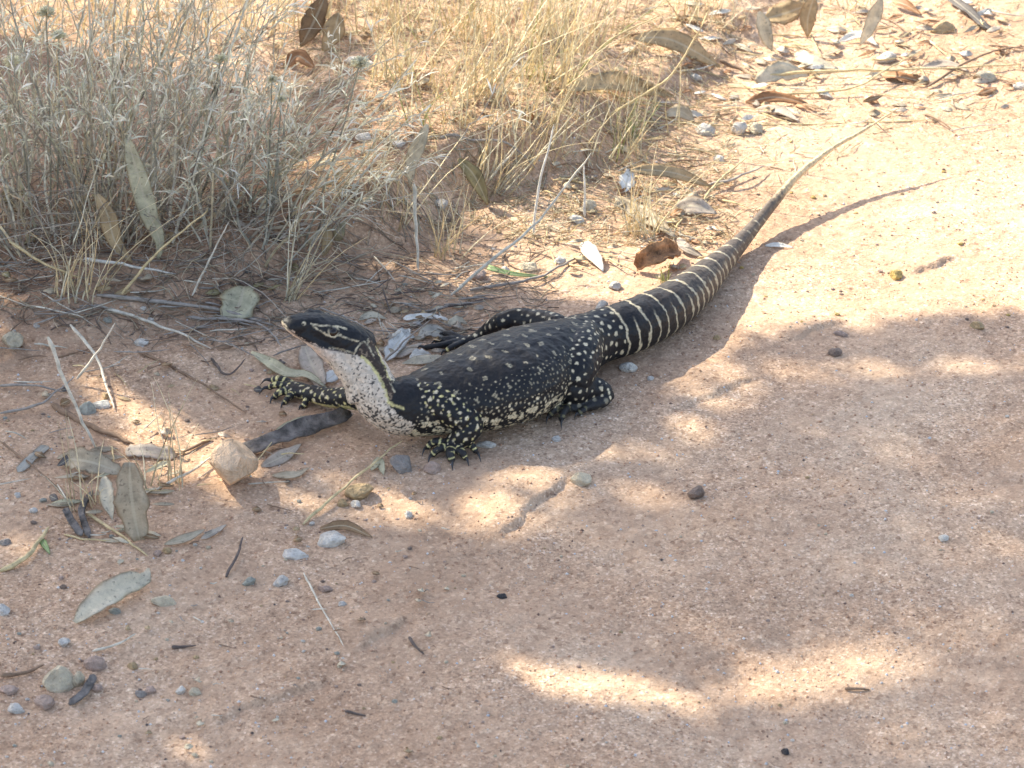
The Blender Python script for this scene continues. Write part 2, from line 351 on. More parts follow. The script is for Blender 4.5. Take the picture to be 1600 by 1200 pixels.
# near foreleg
sweep([(652, 624, 58, 27, 31), (675, 627, 58, 30, 32), (706, 642, 50, 27, 28), (731, 659, 39, 23, 23)], 'arm', 22, 16)
sweep([(722, 648, 44, 20, 20), (734, 663, 35, 22, 22), (725, 679, 25, 20, 19), (711, 690, 15, 16, 14), (706, 701, 10, 18, 10)], 'arm', 24, 16)
toe([(700, 694, 12), (680, 690, 14), (667, 700, 5)], 8, 5, (659, 714, 0))
toe([(700, 698, 11), (686, 701, 13), (675, 711, 5)], 8, 5.5, (668, 727, 0))
toe([(706, 700, 11), (703, 709, 12), (706, 720, 5)], 8.5, 6, (707, 736, 0))
toe([(712, 700, 11), (722, 707, 12), (727, 716, 5)], 8, 5.5, (733, 730, 0))
toe([(714, 695, 12), (735, 695, 13), (744, 706, 6)], 7.5, 5, (752, 724, 0))
# far foreleg
sweep([(610, 622, 52, 24, 26), (575, 622, 40, 20, 22), (545, 622, 28, 17, 18), (512, 621, 19, 15, 16), (484, 614, 15, 14, 13), (462, 608, 12, 16, 11), (448, 605, 10, 14, 9)], 'arm', 34, 16)
toe([(455, 600, 12), (438, 592, 15), (424, 594, 9)], 7.5, 5, (406, 602, 1))
toe([(450, 605, 12), (432, 601, 15), (420, 606, 8)], 7.5, 5, (404, 617, 1))
toe([(452, 611, 11), (438, 613, 13), (428, 621, 6)], 7.5, 5, (421, 634, 0))
toe([(460, 614, 10), (450, 622, 10), (444, 630, 4)], 7, 4.5, (438, 641, 0))
toe([(480, 618, 11), (478, 628, 9), (473, 636, 4)], 6.5, 4.5, (466, 643, 0))
# near hind leg
sweep([(920, 530, 44, 28, 34), (908, 550, 50, 36, 38), (897, 578, 46, 36, 35), (890, 604, 33, 29, 28)], 'leg', 24, 18)
sweep([(888, 594, 36, 27, 28), (897, 607, 28, 26, 25), (920, 606, 23, 21, 21), (941, 612, 17, 17, 17), (946, 625, 9, 15, 11)], 'leg', 26, 16)
sweep([(947, 618, 13, 13, 12), (935, 628, 9, 14, 10), (905, 632, 8, 15, 9), (880, 635, 8, 16, 8.5)], 'foot', 20, 14)
toe([(885, 632, 9), (864, 634, 12), (850, 642, 5)], 8, 5, (843, 655, 0))
toe([(884, 634, 9), (868, 640, 12), (858, 650, 5)], 7.5, 5, (853, 663, 0))
toe([(890, 634, 9), (880, 644, 12), (877, 656, 5)], 8, 5.5, (877, 671, 0))
toe([(882, 630, 9), (858, 628, 11), (842, 633, 5)], 7, 4.5, (832, 643, 0))
toe([(925, 630, 8), (912, 640, 8), (903, 647, 4)], 6.5, 4.5, (897, 656, 0))
# far hind leg
sweep([(895, 528, 52, 22, 24), (868, 512, 54, 22, 24), (838, 503, 52, 20, 20), (806, 498, 50, 17, 17), (780, 504, 42, 15, 15)], 'leg', 22, 14)
sweep([(788, 500, 46, 14, 14), (772, 508, 36, 13, 13), (755, 522, 18, 11, 11), (735, 532, 9, 11, 9), (715, 533, 8, 12, 7.5)], 'leg', 22, 14)
toe([(720, 530, 9), (705, 522, 13), (694, 521, 7)], 6.5, 4.5, (684, 529, 0))
toe([(718, 531, 9), (697, 530, 11), (684, 535, 5)], 6.5, 4.5, (672, 541, 0))
toe([(718, 534, 9), (690, 539, 9), (664, 543, 5)], 6.5, 4.5, (648, 548, 0))
toe([(722, 536, 9), (705, 543, 10), (697, 549, 5)], 6, 4.5, (688, 557, 0))

LV = np.vstack(LV)
tm = bpy.data.meshes.new('tmp'); tm.from_pydata(LV.tolist(), [], [tuple(int(i) for i in f) for f in LF]); tm.update()
bm = bmesh.new(); bm.from_mesh(tm); bmesh.ops.recalc_face_normals(bm, faces=bm.faces); bm.to_mesh(tm); bm.free()
to = bpy.data.objects.new('tmp', tm); col.objects.link(to)
md = to.modifiers.new('r', 'REMESH'); md.mode = 'VOXEL'; md.voxel_size = 0.0013; md.use_smooth_shade = True
ms = to.modifiers.new('s', 'SMOOTH'); ms.factor = 0.5; ms.iterations = 7
dg = bpy.context.evaluated_depsgraph_get()
liz = bpy.data.meshes.new_from_object(to.evaluated_get(dg)); liz.name = 'lizard_body'
bpy.data.objects.remove(to); bpy.data.meshes.remove(tm)
nv = len(liz.vertices); LVc = np.empty(nv*3, np.float32); liz.vertices.foreach_get('co', LVc); LVc = LVc.reshape(-1, 3).astype(float)
LN = np.empty(nv*3, np.float32); liz.vertices.foreach_get('normal', LN); LN = LN.reshape(-1, 3)
liz.polygons.foreach_set('use_smooth', np.ones(len(liz.polygons), dtype=bool))
# loose skin: shallow folds and pebbly scales
LVc = LVc+LN*((noise3(LVc*75)*0.0016+noise3(LVc*170+5)*0.0010+noise3(LVc*420+9)*0.0007)*(0.35+0.65*sstep(0.012, 0.05, LVc[:, 2])))[:, None]
liz.vertices.foreach_set('co', LVc.astype(np.float32).ravel()); liz.update()

# skin pattern: nearest stretch of the body, then spots, bands and stripes in body coordinates
best = np.full(nv, 1e9); pid = np.zeros(nv, int); sx = np.zeros(nv); sdv = np.zeros((nv, 3)); upv = np.zeros((nv, 3)); cen = np.zeros((nv, 3)); srad = np.ones(nv); tpos = np.zeros(nv)
names = ['tail', 'torso', 'neck', 'head', 'jaw', 'arm', 'leg', 'foot', 'toe']
for C, r, side, U, part, pxx, A, B in PARTS:
    lo = (C-r.max()*2.2).min(0); hi_ = (C+r.max()*2.2).max(0); ids = np.nonzero(((LVc > lo) & (LVc < hi_)).all(1))[0]; VV = LVc[ids]
    for i in range(0, len(C)):
        dv = VV-C[i]; q = np.sqrt(((dv@side[i])/A[i])**2+((dv@U[i])/B[i])**2+((dv@np.cross(side[i], U[i]))/r[i])**2)
        mm_ = q < best[ids]; mk = ids[mm_]
        best[mk] = q[mm_]; pid[mk] = names.index(part); sx[mk] = pxx[i]; sdv[mk] = side[i]; upv[mk] = U[i]; cen[mk] = C[i]; srad[mk] = r[i]; tpos[mk] = i/(len(C)-1)
rel = LVc-cen; lat = np.einsum('ij,ij->i', rel, sdv); ver = np.einsum('ij,ij->i', rel, upv)
nrm = np.sqrt(lat**2+ver**2)+1e-9; vz = ver/nrm                     # 1 = back, -1 = belly
camside = np.sign(np.einsum('ij,j->i', sdv, np.array([-0.5, -1, 0])))
is_ = lambda *p: np.isin(pid, [names.index(q) for q in p])
CREAM = np.array([0.62, 0.53, 0.36]); YEL = np.array([0.60, 0.52, 0.24]); BLACK = np.array([0.012, 0.012, 0.014]); BROWN = np.array([0.055, 0.042, 0.034])
C = np.tile(BLACK, (nv, 1))
def lay(mask, c):
    m = np.clip(mask, 0, 1)[:, None]; C[:] = C*(1-m)+np.asarray(c)*m
nz1 = noise3(LVc*90); nz2 = noise3(LVc*260+7); nz3 = noise3(LVc*520+3)
lay(is_('torso', 'neck', 'tail')*0.3*sstep(0.2, 0.9, vz)*(0.6+nz1), BROWN*0.8)
tl = is_('tail')
lay(tl*sstep(960, 1140, sx), np.array([0.080, 0.060, 0.046])); lay(tl*sstep(1110, 1190, sx)*0.7, np.array([0.15, 0.115, 0.085]))
srng = np.random.default_rng(12)
def spots(mask, spacing, rad, color, rvar=0.4, edge=0.0007, wob=0.5, hollow=0.0, stretch=None, limit=700):
    ids = np.nonzero(mask)[0]
    if len(ids) == 0: return
    srng.shuffle(ids); chosen = np.zeros((0, 3)); k = 0
    acc = np.zeros(nv); idn = np.nonzero(mask)[0]; VM = LVc[idn]
    for i in ids[:9000]:
        p = LVc[i]
        if len(chosen) and np.min(((chosen-p)**2).sum(1)) < spacing**2: continue
        chosen = np.vstack([chosen, p]); k += 1
        if k > limit: break
    for p in chosen:
        r = rad*(1+rvar*(srng.random()*2-1)); d = VM-p
        near = idn[np.abs(d).max(1) < r*2.6]
        dn = LVc[near]-p
        rx_ = srng.normal(size=3); rx_ /= np.linalg.norm(rx_); dn = dn-np.outer(dn@rx_, rx_)*0.35
        if stretch is not None:
            ax = stretch; al = dn@ax; dn = dn-np.outer(al, ax)*0.45
        q = np.sqrt((dn**2).sum(1))/r + nz2[near]*wob*1.6 + nz3[near]*wob*1.8
        v = 1-sstep(1-edge/r, 1+edge/r, q)
        if hollow: v = v*(1-hollow*(1-sstep(0.25, 0.5, q)))
        acc[near] = np.maximum(acc[near], v)
    lay(acc*mask, color)
tor = is_('torso') 
spine_ax = plane(900, 541)-plane(650, 640); spine_ax /= np.linalg.norm(spine_ax); cross_ax = np.cross((0, 0, 1), spine_ax)
back = tor & (vz > 0.25); flank = tor & (vz <= 0.15) & (vz > -0.8); belly = tor & (vz <= -0.55)
hipm = is_('tail') & (sx < 955)
spots(back, 0.020, 0.0020, CREAM*0.58, 0.35, wob=0.8, hollow=0.6, stretch=cross_ax)
spots(tor & (vz > -0.2) & (vz < 0.6), 0.0055, 0.0008, CREAM*0.55, 0.5, edge=0.0005, wob=0.3, limit=500)
spots(flank & (vz < -0.05), 0.0145, 0.0044, CREAM, 0.35, wob=0.85, hollow=0.35)
spots(flank, 0.0048, 0.0010, CREAM, 0.6, edge=0.0005, wob=0.5, limit=600)
spots(belly, 0.013, 0.0044, CREAM, 0.3, wob=0.8)
spots(hipm & (vz > -0.6), 0.011, 0.0020, CREAM, 0.35, wob=0.3)
# tail rings: full rings and half rings in turn, thinning to dashes, then the plain pale end
bx = [956, 971, 985, 999, 1012, 1025, 1037, 1048, 1058, 1067, 1076, 1084, 1092, 1100, 1108, 1115, 1122, 1129, 1136, 1143, 1150, 1157, 1164, 1171, 1178, 1186]
kpx = np.interp(sx, [940, 1000, 1060, 1110, 1160], [1.0, 1.0, 0.75, 0.55, 0.45])
tsm = tl & (sx > 940) & (sx < 1200)
sxs = np.zeros(nv)                                   # smooth position along the tail
TC = np.vstack([p[0] for p in PARTS[:1]]); TS = PARTS[0][5]
tt = np.nonzero(tl)[0]
seg = TC[1:]-TC[:-1]; sl2 = (seg**2).sum(1)
bestd = np.full(len(tt), 1e9)
for i in range(len(seg)):
    u = np.clip(((LVc[tt]-TC[i])@seg[i])/sl2[i], 0, 1); d = ((LVc[tt]-TC[i]-u[:, None]*seg[i])**2).sum(1)
    mk = d < bestd; bestd[mk] = d[mk]; idx = tt[mk]; sxs[idx] = TS[i]+(TS[i+1]-TS[i])*u[mk]
for k, b0 in enumerate(bx):
    wid = np.interp(b0, [950, 1000, 1080, 1150], [1.8, 1.4, 1.2, 1.1])
    line = 1-sstep(wid*0.55, wid, np.abs(sxs-b0+nz1*3.5+nz2*1.5+(1-vz)*(-3.0)))
    if k % 2: line = line*(1-sstep(0.45, 0.85, vz))
    if b0 > 1135: line = line*(sstep(-0.1, 0.1, nz2+nz1*0.5))
    lay(line*tsm*0.95, CREAM*np.interp(b0, [950, 1150], [0.9, 0.75]))
lay(tl*sstep(1208, 1236, sxs+nz2*26+nz1*12), np.array([0.60, 0.46, 0.27]))
lay(tl*(sxs > 1165)*(sxs < 1222)*0.5*sstep(0.1, 0.3, nz2), np.array([0.16, 0.12, 0.08]))
# limbs
limb = is_('arm', 'leg')
spots(limb, 0.0088, 0.0015, CREAM*1.05, 0.45, wob=0.8)
spots(is_('arm'), 0.0085, 0.0012, YEL, 0.5, wob=0.7)
spots(is_('foot'), 0.013, 0.0022, CREAM*0.6, 0.4)
lay(is_('foot', 'toe')*0.35, np.array([0.05, 0.047, 0.045]))
toem = is_('toe')
fore = LVc[:, 0] < 0.0 
far_hind = toem & (LVc[:, 0] < 0) & (LVc[:, 1] > 0.08)
bands = sstep(0.55, 0.85, np.sin(tpos*3.6*2*math.pi+1.0)+nz2)*(vz > -0.3)
lay(toem*bands*(~far_hind)*np.where(LVc[:, 0] > 0.02, 0.25, 1.0), YEL*1.05)
lay((is_('arm') & (vz < -0.35) & (sx < 580))*sstep(-0.1, 0.1, nz1+0.15), np.array([0.50, 0.43, 0.20]))
# head and neck: the pattern of the side towards us, mirrored to the other side
hn = is_('head', 'neck', 'jaw'); hi = np.nonzero(hn)[0]
Pn = LVc[hi].copy(); sgn = camside[hi]; lt = lat[hi]*sgn             # positive on our side
flip = lt < 0; Pn[flip] = Pn[flip]-2*(lat[hi][flip])[:, None]*sdv[hi][flip]
u, v = topx(Pn); u = (u-390)*4; v = (v-460)*4
wu = u+nz2[hi]*22; wv = v+nz3[hi]*16
def inpoly(x, y, poly):
    ins = np.zeros(len(x), bool); n = len(poly)
    for i in range(n):
        x1, y1 = poly[i]; x2, y2 = poly[(i+1) % n]
        c = ((y1 > y) != (y2 > y)) & (x < (x2-x1)*(y-y1)/(y2-y1+1e-9)+x1); ins ^= c
    return ins
def dline(x, y, pl):
    d = np.full(len(x), 1e9)
    for (x1, y1), (x2, y2) in zip(pl[:-1], pl[1:]):
        L2 = (x2-x1)**2+(y2-y1)**2; t = np.clip(((x-x1)*(x2-x1)+(y-y1)*(y2-y1))/L2, 0, 1)
        d = np.minimum(d, np.hypot(x-x1-t*(x2-x1), y-y1-t*(y2-y1)))
    return d
def layh(m, c):
    mm = np.zeros(nv); mm[hi] = m; lay(mm, c)
PALE = [(180, 145), (215, 190), (330, 278), (450, 330), (560, 350), (650, 376), (690, 383), (740, 420), (800, 510), (850, 600), (870, 680), (890, 720), (960, 775), (1050, 822), (1150, 860), (1170, 1000), (400, 1000), (60, 300), (120, 120)]
pal = inpoly(wu, wv, PALE).astype(float)
under = (vz[hi] < -0.72) & np.isin(pid[hi], [names.index('neck'), names.index('jaw')])
pal = np.maximum(pal, under*1.0)
layh(pal, np.array([0.58, 0.49, 0.39]))
layh(pal*sstep(120, -60, u-500+0*v)*0.6*(v < 420), np.array([0.60, 0.46, 0.37]))
fl = sstep(0.10, 0.2, nz2[hi]*0.45+nz3[hi]*0.95-0.13+0.17*sstep(430, 800, v))*sstep(380, 520, v+0.25*u-80)
layh(pal*fl*0.92, BLACK*1.6)
side_stripe = [(665, 375), (712, 300), (750, 330), (800, 400), (860, 500), (905, 610), (880, 680), (855, 610), (805, 510), (745, 425)]
layh(inpoly(u, v, side_stripe)*0.8, np.array([0.050, 0.032, 0.022]))
layh(inpoly(u, v, side_stripe)*0.8*sstep(0.22, 0.3, nz3[hi]+nz2[hi]*.5), np.array([0.25, 0.18, 0.12]))
for pl, wd, cc in [([(385, 183), (440, 196), (500, 196), (560, 200), (605, 216)], 6, CREAM*.9), ([(395, 196), (450, 235), (490, 257), (530, 266), (572, 250)], 6.5, CREAM*0.85),
                   ([(565, 258), (620, 280), (680, 292)], 6, CREAM*.9), ([(650, 374), (690, 308), (715, 296), (742, 326), (790, 400), (850, 490), (890, 580), (907, 612)], 6, CREAM*0.8),
                   ([(700, 388), (750, 430), (800, 500), (845, 590), (865, 670), (900, 695), (960, 712)], 11, YEL*1.0), ([(195, 150), (205, 185), (235, 215)], 11, CREAM), ([(500, 335), (580, 345), (650, 366)], 5, CREAM*0.5)]:
    d = dline(u+nz2[hi]*12, v+nz3[hi]*8, pl); layh((1-sstep(wd*0.5, wd*1.3, d))*np.clip(0.8+1.6*nz2[hi]+0.8*nz3[hi], 0, 1), cc)
layh((1-sstep(4, 8, np.abs(np.hypot(u-525, (v-230)*1.1)-31)))*np.clip(0.35+1.8*nz2[hi]+0.4*(v > 235), 0, 1), CREAM*0.7); layh((np.hypot(u-525, (v-230)*1.1) < 24)*1.0, BLACK)
layh(1-sstep(9, 16, np.hypot(u-340, v-182)), CREAM); layh(1-sstep(4, 8, np.hypot(u-336, v-186)), BLACK)
layh((1-sstep(2.5, 6, dline(u, v, [(215, 196), (330, 283), (450, 336), (560, 356), (650, 376)])))*0.7, BLACK*1.5)
set_col(liz, C)
lizo = link('monitor_lizard', None, label='black monitor lizard with cream spots and ringed tail, head raised on the sand', cat='lizard')
lizo.location = plane(790, 660); lizo.empty_display_size = 0.05
linv = Matrix.Translation(-lizo.location)
liz.transform(linv); body = link('body', liz, M_LIZ, lizo)
bvh = BVHTree.FromPolygons([tuple(p) for p in LVc], [tuple(p.vertices) for p in liz.polygons])
# eyes
def eye_at(loc, nrm):
    for nm, r, dep, m in (('eye', 0.0062, 0.0036, M_EYE),):
        b = bmesh.new(); bmesh.ops.create_uvsphere(b, u_segments=20, v_segments=14, radius=r); bm2 = bpy.data.meshes.new(nm); b.to_mesh(bm2); b.free()
        bm2.polygons.foreach_set('use_smooth', np.ones(len(bm2.polygons), dtype=bool)); bm2.materials.append(m)
        o = link(nm, bm2, None, lizo); o.location = Vector(loc)-Vector(nrm)*dep-lizo.location
        b = bmesh.new(); bmesh.ops.create_cone(b, cap_ends=False, segments=24, radius1=r*0.84, radius2=r*0.74, depth=0.0007); im = bpy.data.meshes.new('iris'); b.to_mesh(im); b.free(); im.materials.append(M_IRIS)
        io = link('iris', im, None, o); io.rotation_euler = Vector(nrm).to_track_quat('Z', 'Y').to_euler(); io.location = Vector(nrm)*r*0.60
d = ray(521, 517.5); hit = bvh.ray_cast(Vector(CPOS), Vector(d))
if hit[0] is not None:
    eye_at(hit[0], hit[1])
    i = int(np.argmin(((HC-np.array(hit[0]))**2).sum(1))); T = HT[i]; sdn = np.cross((0, 0, 1), T); sdn /= np.linalg.norm(sdn)
    pm = np.array(hit[0]); pm = pm-2*np.dot(pm-HC[i], sdn)*sdn; q = bvh.find_nearest(Vector(pm)); eye_at(q[0], q[1])
# claws
for (tp, cl, r1) in CLAWS:
    p0 = plane(tp[0], tp[1], tp[2]/1000); p2 = plane(cl[0], cl[1], cl[2]/1000+0.0006); p1 = (p0+p2)/2+np.array([0, 0, 0.0045])
    p0 = p0-(p1-p0)*0.1
    S = spline([p0, p1, p2], 9); k = mpp(p0); rr = np.linspace(r1*0.72, 0.25, 9)*k
    Vc, Fc = tubes(S[None], rr[None], 8); Vc = Vc-np.array(lizo.location)
    link('claw', mesh_np('claw', Vc, Fc), M_CLAW, lizo)

# ------------------------------------------------------------------ stones
def stone_mesh(seed, sub=3, facets=9, amp=0.34, cuts=()):
    r = np.random.default_rng(seed); b = bmesh.new(); bmesh.ops.create_icosphere(b, subdivisions=sub, radius=1)
    Pv = np.array([v.co[:] for v in b.verts]); off = r.random(3)*40
    Pv = Pv*(1+amp*noise3(Pv*1.3+off)+amp*0.35*noise3(Pv*3.5+off))[:, None]
    for _ in range(facets):
        n = r.normal(size=3); n /= np.linalg.norm(n); c = 0.58+0.27*r.random(); e = Pv@n-c; Pv = Pv-np.outer(np.maximum(e, 0)*0.96, n)
    for n, c in cuts:
        n = np.array(n, float); n /= np.linalg.norm(n); e = Pv@n-c+0.02*noise3(Pv*3+off); Pv = Pv-np.outer(np.maximum(e, 0)*0.97, n)
    Pv = Pv*(1+0.05*noise3(Pv*4+off)+0.018*noise3(Pv*10+off)+0.008*noise3(Pv*22+off))[:, None]
    for v, p in zip(b.verts, Pv): v.co = p
    m = bpy.data.meshes.new('stone'); b.to_mesh(m); b.free(); m.polygons.foreach_set('use_smooth', np.ones(len(m.polygons), dtype=bool)); m.set_sharp_from_angle(angle=R(24 if sub < 4 else 38)); m.materials.append(M_STONE)
    return m
SM = [stone_mesh(s, 3, 8, 0.55) for s in range(8)]; SMALL = [stone_mesh(20+s, 1, 3, 0.3) for s in range(8)]; BIG = stone_mesh(43, 4, 0, 0.22, [((.85, -.45, .25), .46), ((.6, .1, .8), .50), ((-.35, -.4, .85), .72), ((.55, -.5, -.7), .50), ((-.7, -.4, -.6), .66)])
PC = {'peach': (0.74, 0.52, 0.34), 'tan': (0.52, 0.37, 0.20), 'cream': (0.66, 0.56, 0.40), 'white': (0.76, 0.70, 0.61), 'blue': (0.70, 0.65, 0.585), 'grey': (0.37, 0.325, 0.29), 'pink': (0.50, 0.36, 0.29), 'brown': (0.26, 0.19, 0.15), 'yellow': (0.62, 0.44, 0.14), 'dark': (0.05, 0.05, 0.055), 'sage': (0.40, 0.40, 0.34)}
def stone(px, py, wpx, hpx, c, label=None, mesh=None, group=None, name='pebble', sink=0.36, rot=None):
    g = G(px, py+hpx*0.30); k = mpp(g); a = wpx*k/2; hz = max(hpx*k/2*0.98, a*0.4)
    o = link(name, mesh or SM[rng.integers(8)], None, None, label, 'pebble' if name == 'pebble' else 'stone', group, color=tuple(np.clip(np.array(PC[c])*(0.9+0.2*rng.random()), 0, 1)))
    o.scale = (a, min(a, hz*1.25), hz*0.95); o.rotation_euler = (0, (rng.random()-.5)*0.5 if rot is None else rot, rng.choice([0, math.pi])+(rng.random()-.5)*0.5)
    o.location = (g[0], g[1], ground_z(g[0], g[1])+hz*(0.95-2*sink*0.95)); return o
stone(372, 730, 86, 94, 'peach', 'large chipped peach stone standing at the end of the grey bark strip', BIG, name='stone', sink=0.08, rot=0.12).rotation_euler[2] = 0.1
stone(558, 763, 54, 36, 'tan', 'rounded tan stone half sunk in the sunlit sand left of the front foot')
for px, py, wq, hq, c, lb in [
    (557, 785, 20, 16, 'white', 'small white pebble touching the rounded tan stone'), (537, 784, 18, 16, 'tan', 'small tan pebble under the rounded tan stone'),
    (520, 838, 46, 30, 'white', 'white and grey pebble beside a dry leaf below the sunlit patch'), (460, 863, 48, 20, 'blue', 'flat bluish white pebble left below the rounded tan stone'),
    (440, 905, 30, 22, 'blue', 'bluish white pebble under the flat bluish one'), (255, 937, 42, 18, 'cream', 'long cream pebble right of the spotted curled leaf'),
    (92, 1057, 52, 44, 'cream', 'large cream pebble near the lower left corner'), (123, 1057, 26, 34, 'cream', 'upright cream pebble pressed against the large cream one'),
    (150, 1031, 38, 28, 'pink', 'pinkish pebble above the pair of cream pebbles'), (99, 1000, 22, 20, 'blue', 'white pebble under the tip of the spotted curled leaf'),
    (5, 950, 24, 26, 'blue', 'bluish pebble cut by the left edge of the picture'), (25, 1104, 32, 18, 'blue', 'flat bluish white pebble in the lower left corner'),
    (68, 1091, 32, 28, 'pink', 'pinkish brown pebble under the large cream pebble'), (12, 1074, 30, 18, 'pink', 'dull pink pebble at the left edge below the brown stick'),
    (150, 1072, 20, 16, 'pink', 'small grey pink pebble right of the dark bark sliver'), (1400, 427, 24, 20, 'yellow', 'yellow pebble alone on the bright sand right of the tail'),
    (1088, 766, 30, 30, 'brown', 'grey brown angular pebble on the shaded track'), (910, 745, 32, 28, 'cream', 'cream pebble at the top of the little sand ledge'),
    (628, 720, 40, 36, 'grey', 'blue grey round pebble left of the front claws'), (870, 684, 16, 12, 'blue', 'small white pebble below the hind claws'),
    (758, 692, 32, 16, 'white', 'flat white pebble right of the front foot'), (638, 802, 14, 16, 'white', 'small white pebble in the sunlit sand below the front foot'),
    (675, 727, 28, 24, 'pink', 'squarish grey pink pebble under the front claws'), (20, 526, 36, 36, 'cream', 'round cream pebble at the left edge below the shrub'),
    (222, 533, 24, 16, 'white', 'white pebble on the brown bank below the pale green leaf'), (168, 498, 15, 13, 'sage', 'small grey green pebble below the shrub'),
    (137, 636, 26, 26, 'sage', 'grey green pebble by the leaning stick on the left'), (160, 630, 34, 16, 'white', 'flat white pebble beside the grey green pebble'),
    (165, 617, 14, 12, 'tan', 'small orange pebble beside the flat white one on the left'), (980, 570, 28, 22, 'white', 'white pebble in the shade under the tail base'),
    (940, 475, 26, 18, 'white', 'white pebble just behind the tail base'), (960, 444, 22, 18, 'white', 'white pebble behind the tail left of the curled bark'),
    (900, 340, 28, 18, 'white', 'bright white pebble in the grass left of the tan leaf'), (921, 319, 24, 26, 'cream', 'cream pebble by the pale upright stalk'),
    (875, 405, 20, 14, 'white', 'small white pebble left of the white leaf'), (828, 415, 32, 20, 'cream', 'cream pebble on the ground behind the lizard'),
    (745, 427, 30, 24, 'pink', 'pinkish pebble behind the lizard beside the green blade'), (790, 420, 14, 14, 'white', 'small pale pebble above the green blade'),
    (687, 315, 24, 20, 'white', 'white pebble on the bank by the pale thick stalk'), (570, 213, 30, 22, 'white', 'white pebble on the bank right of the shrub'),
    (620, 222, 26, 14, 'blue', 'bluish pebble on the bank edge'), (1153, 197, 28, 36, 'white', 'upright grey white pebble in the litter above the tail'),
    (1180, 198, 28, 26, 'cream', 'cream pebble beside the upright grey white one'), (1100, 200, 36, 24, 'white', 'white pebble left of the upright grey white one'),
    (1125, 246, 22, 16, 'white', 'white pebble below the litter and above the tail'), (1087, 118, 22, 12, 'white', 'flat white pebble under the tan bark piece'),
    (1384, 88, 42, 22, 'white', 'broad white stone in the leaf litter at top right'), (1472, 42, 44, 22, 'tan', 'tan stone in the litter at top right'),
    (1538, 116, 38, 24, 'cream', 'cream stone at the lower edge of the litter on the right'), (1592, 132, 24, 18, 'white', 'white stone at the right edge of the picture'),
    (562, 95, 52, 22, 'white', 'flat white stone in the sunlit grass behind the shrub'), (1304, 548, 24, 18, 'brown', 'grey brown pebble where the bright sand meets the shade'),
    (1312, 519, 22, 12, 'pink', 'flat pinkish pebble just above the grey brown one'), (1528, 506, 26, 18, 'tan', 'tan pebble on the bright sand near the right edge'),
    (1474, 839, 20, 12, 'white', 'white pebble on the shaded track at right'), (1120, 525, 12, 12, 'tan', 'small tan pebble in the sun right of the tail'),
    (1228, 1172, 16, 14, 'dark', 'dark blue grey pebble at the bottom of the picture'), (785, 930, 18, 10, 'dark', 'dark chip on the shaded track below the sand ledge'),
    (283, 1076, 18, 16, 'white', 'small white pebble at lower left, leftmost of three'), (220, 1082, 20, 14, 'grey', 'grey pebble at lower left beside a brown one'),
    (236, 1076, 18, 16, 'pink', 'brownish pebble at lower left beside a grey one'), (306, 1079, 20, 14, 'cream', 'small cream pebble at lower left right of a white one'),
    (390, 906, 26, 16, 'sage', 'grey pebble left of the bluish white pebble'), (508, 918, 30, 14, 'pink', 'flat pink pebble on the track below the white and grey one'),
    (535, 942, 16, 10, 'blue', 'small bluish pebble at the foot of the sand lump'), (180, 952, 20, 12, 'sage', 'small grey pebble in the shadow of the spotted curled leaf'),
    (208, 1038, 20, 16, 'tan', 'small orange brown pebble right of the pink one'), (28, 772, 12, 12, 'blue', 'small bluish pebble on the left below the flat grey strip'),
    (52, 795, 14, 12, 'blue', 'small white pebble left of the charred stick'), (8, 845, 20, 14, 'grey', 'grey pebble at the left edge above the curved stick'),
    (1016, 590, 12, 9, 'blue', 'small white pebble right of the hind foot'), (1500, 380, 10, 8, 'yellow', 'small yellow pebble on the bright sand above the yellow one'),
    (600, 100+122, 14, 10, 'cream', 'small cream pebble on the bank beside the bluish one'), (1030, 408+22, 16, 12, 'cream', 'cream pebble below the curled bark'),
    (650, 505, 20, 16, 'blue', 'bluish white pebble behind the neck of the lizard'), (245, 862, 14, 12, 'pink', 'brown pebble below the mottled grey leaf'),
    (262, 858, 18, 14, 'tan', 'tan pebble below the mottled grey leaf'), (445, 580, 10, 10, 'blue', 'tiny bluish pebble by the far front foot')]:
    stone(px, py, wq, hq, c, lb)
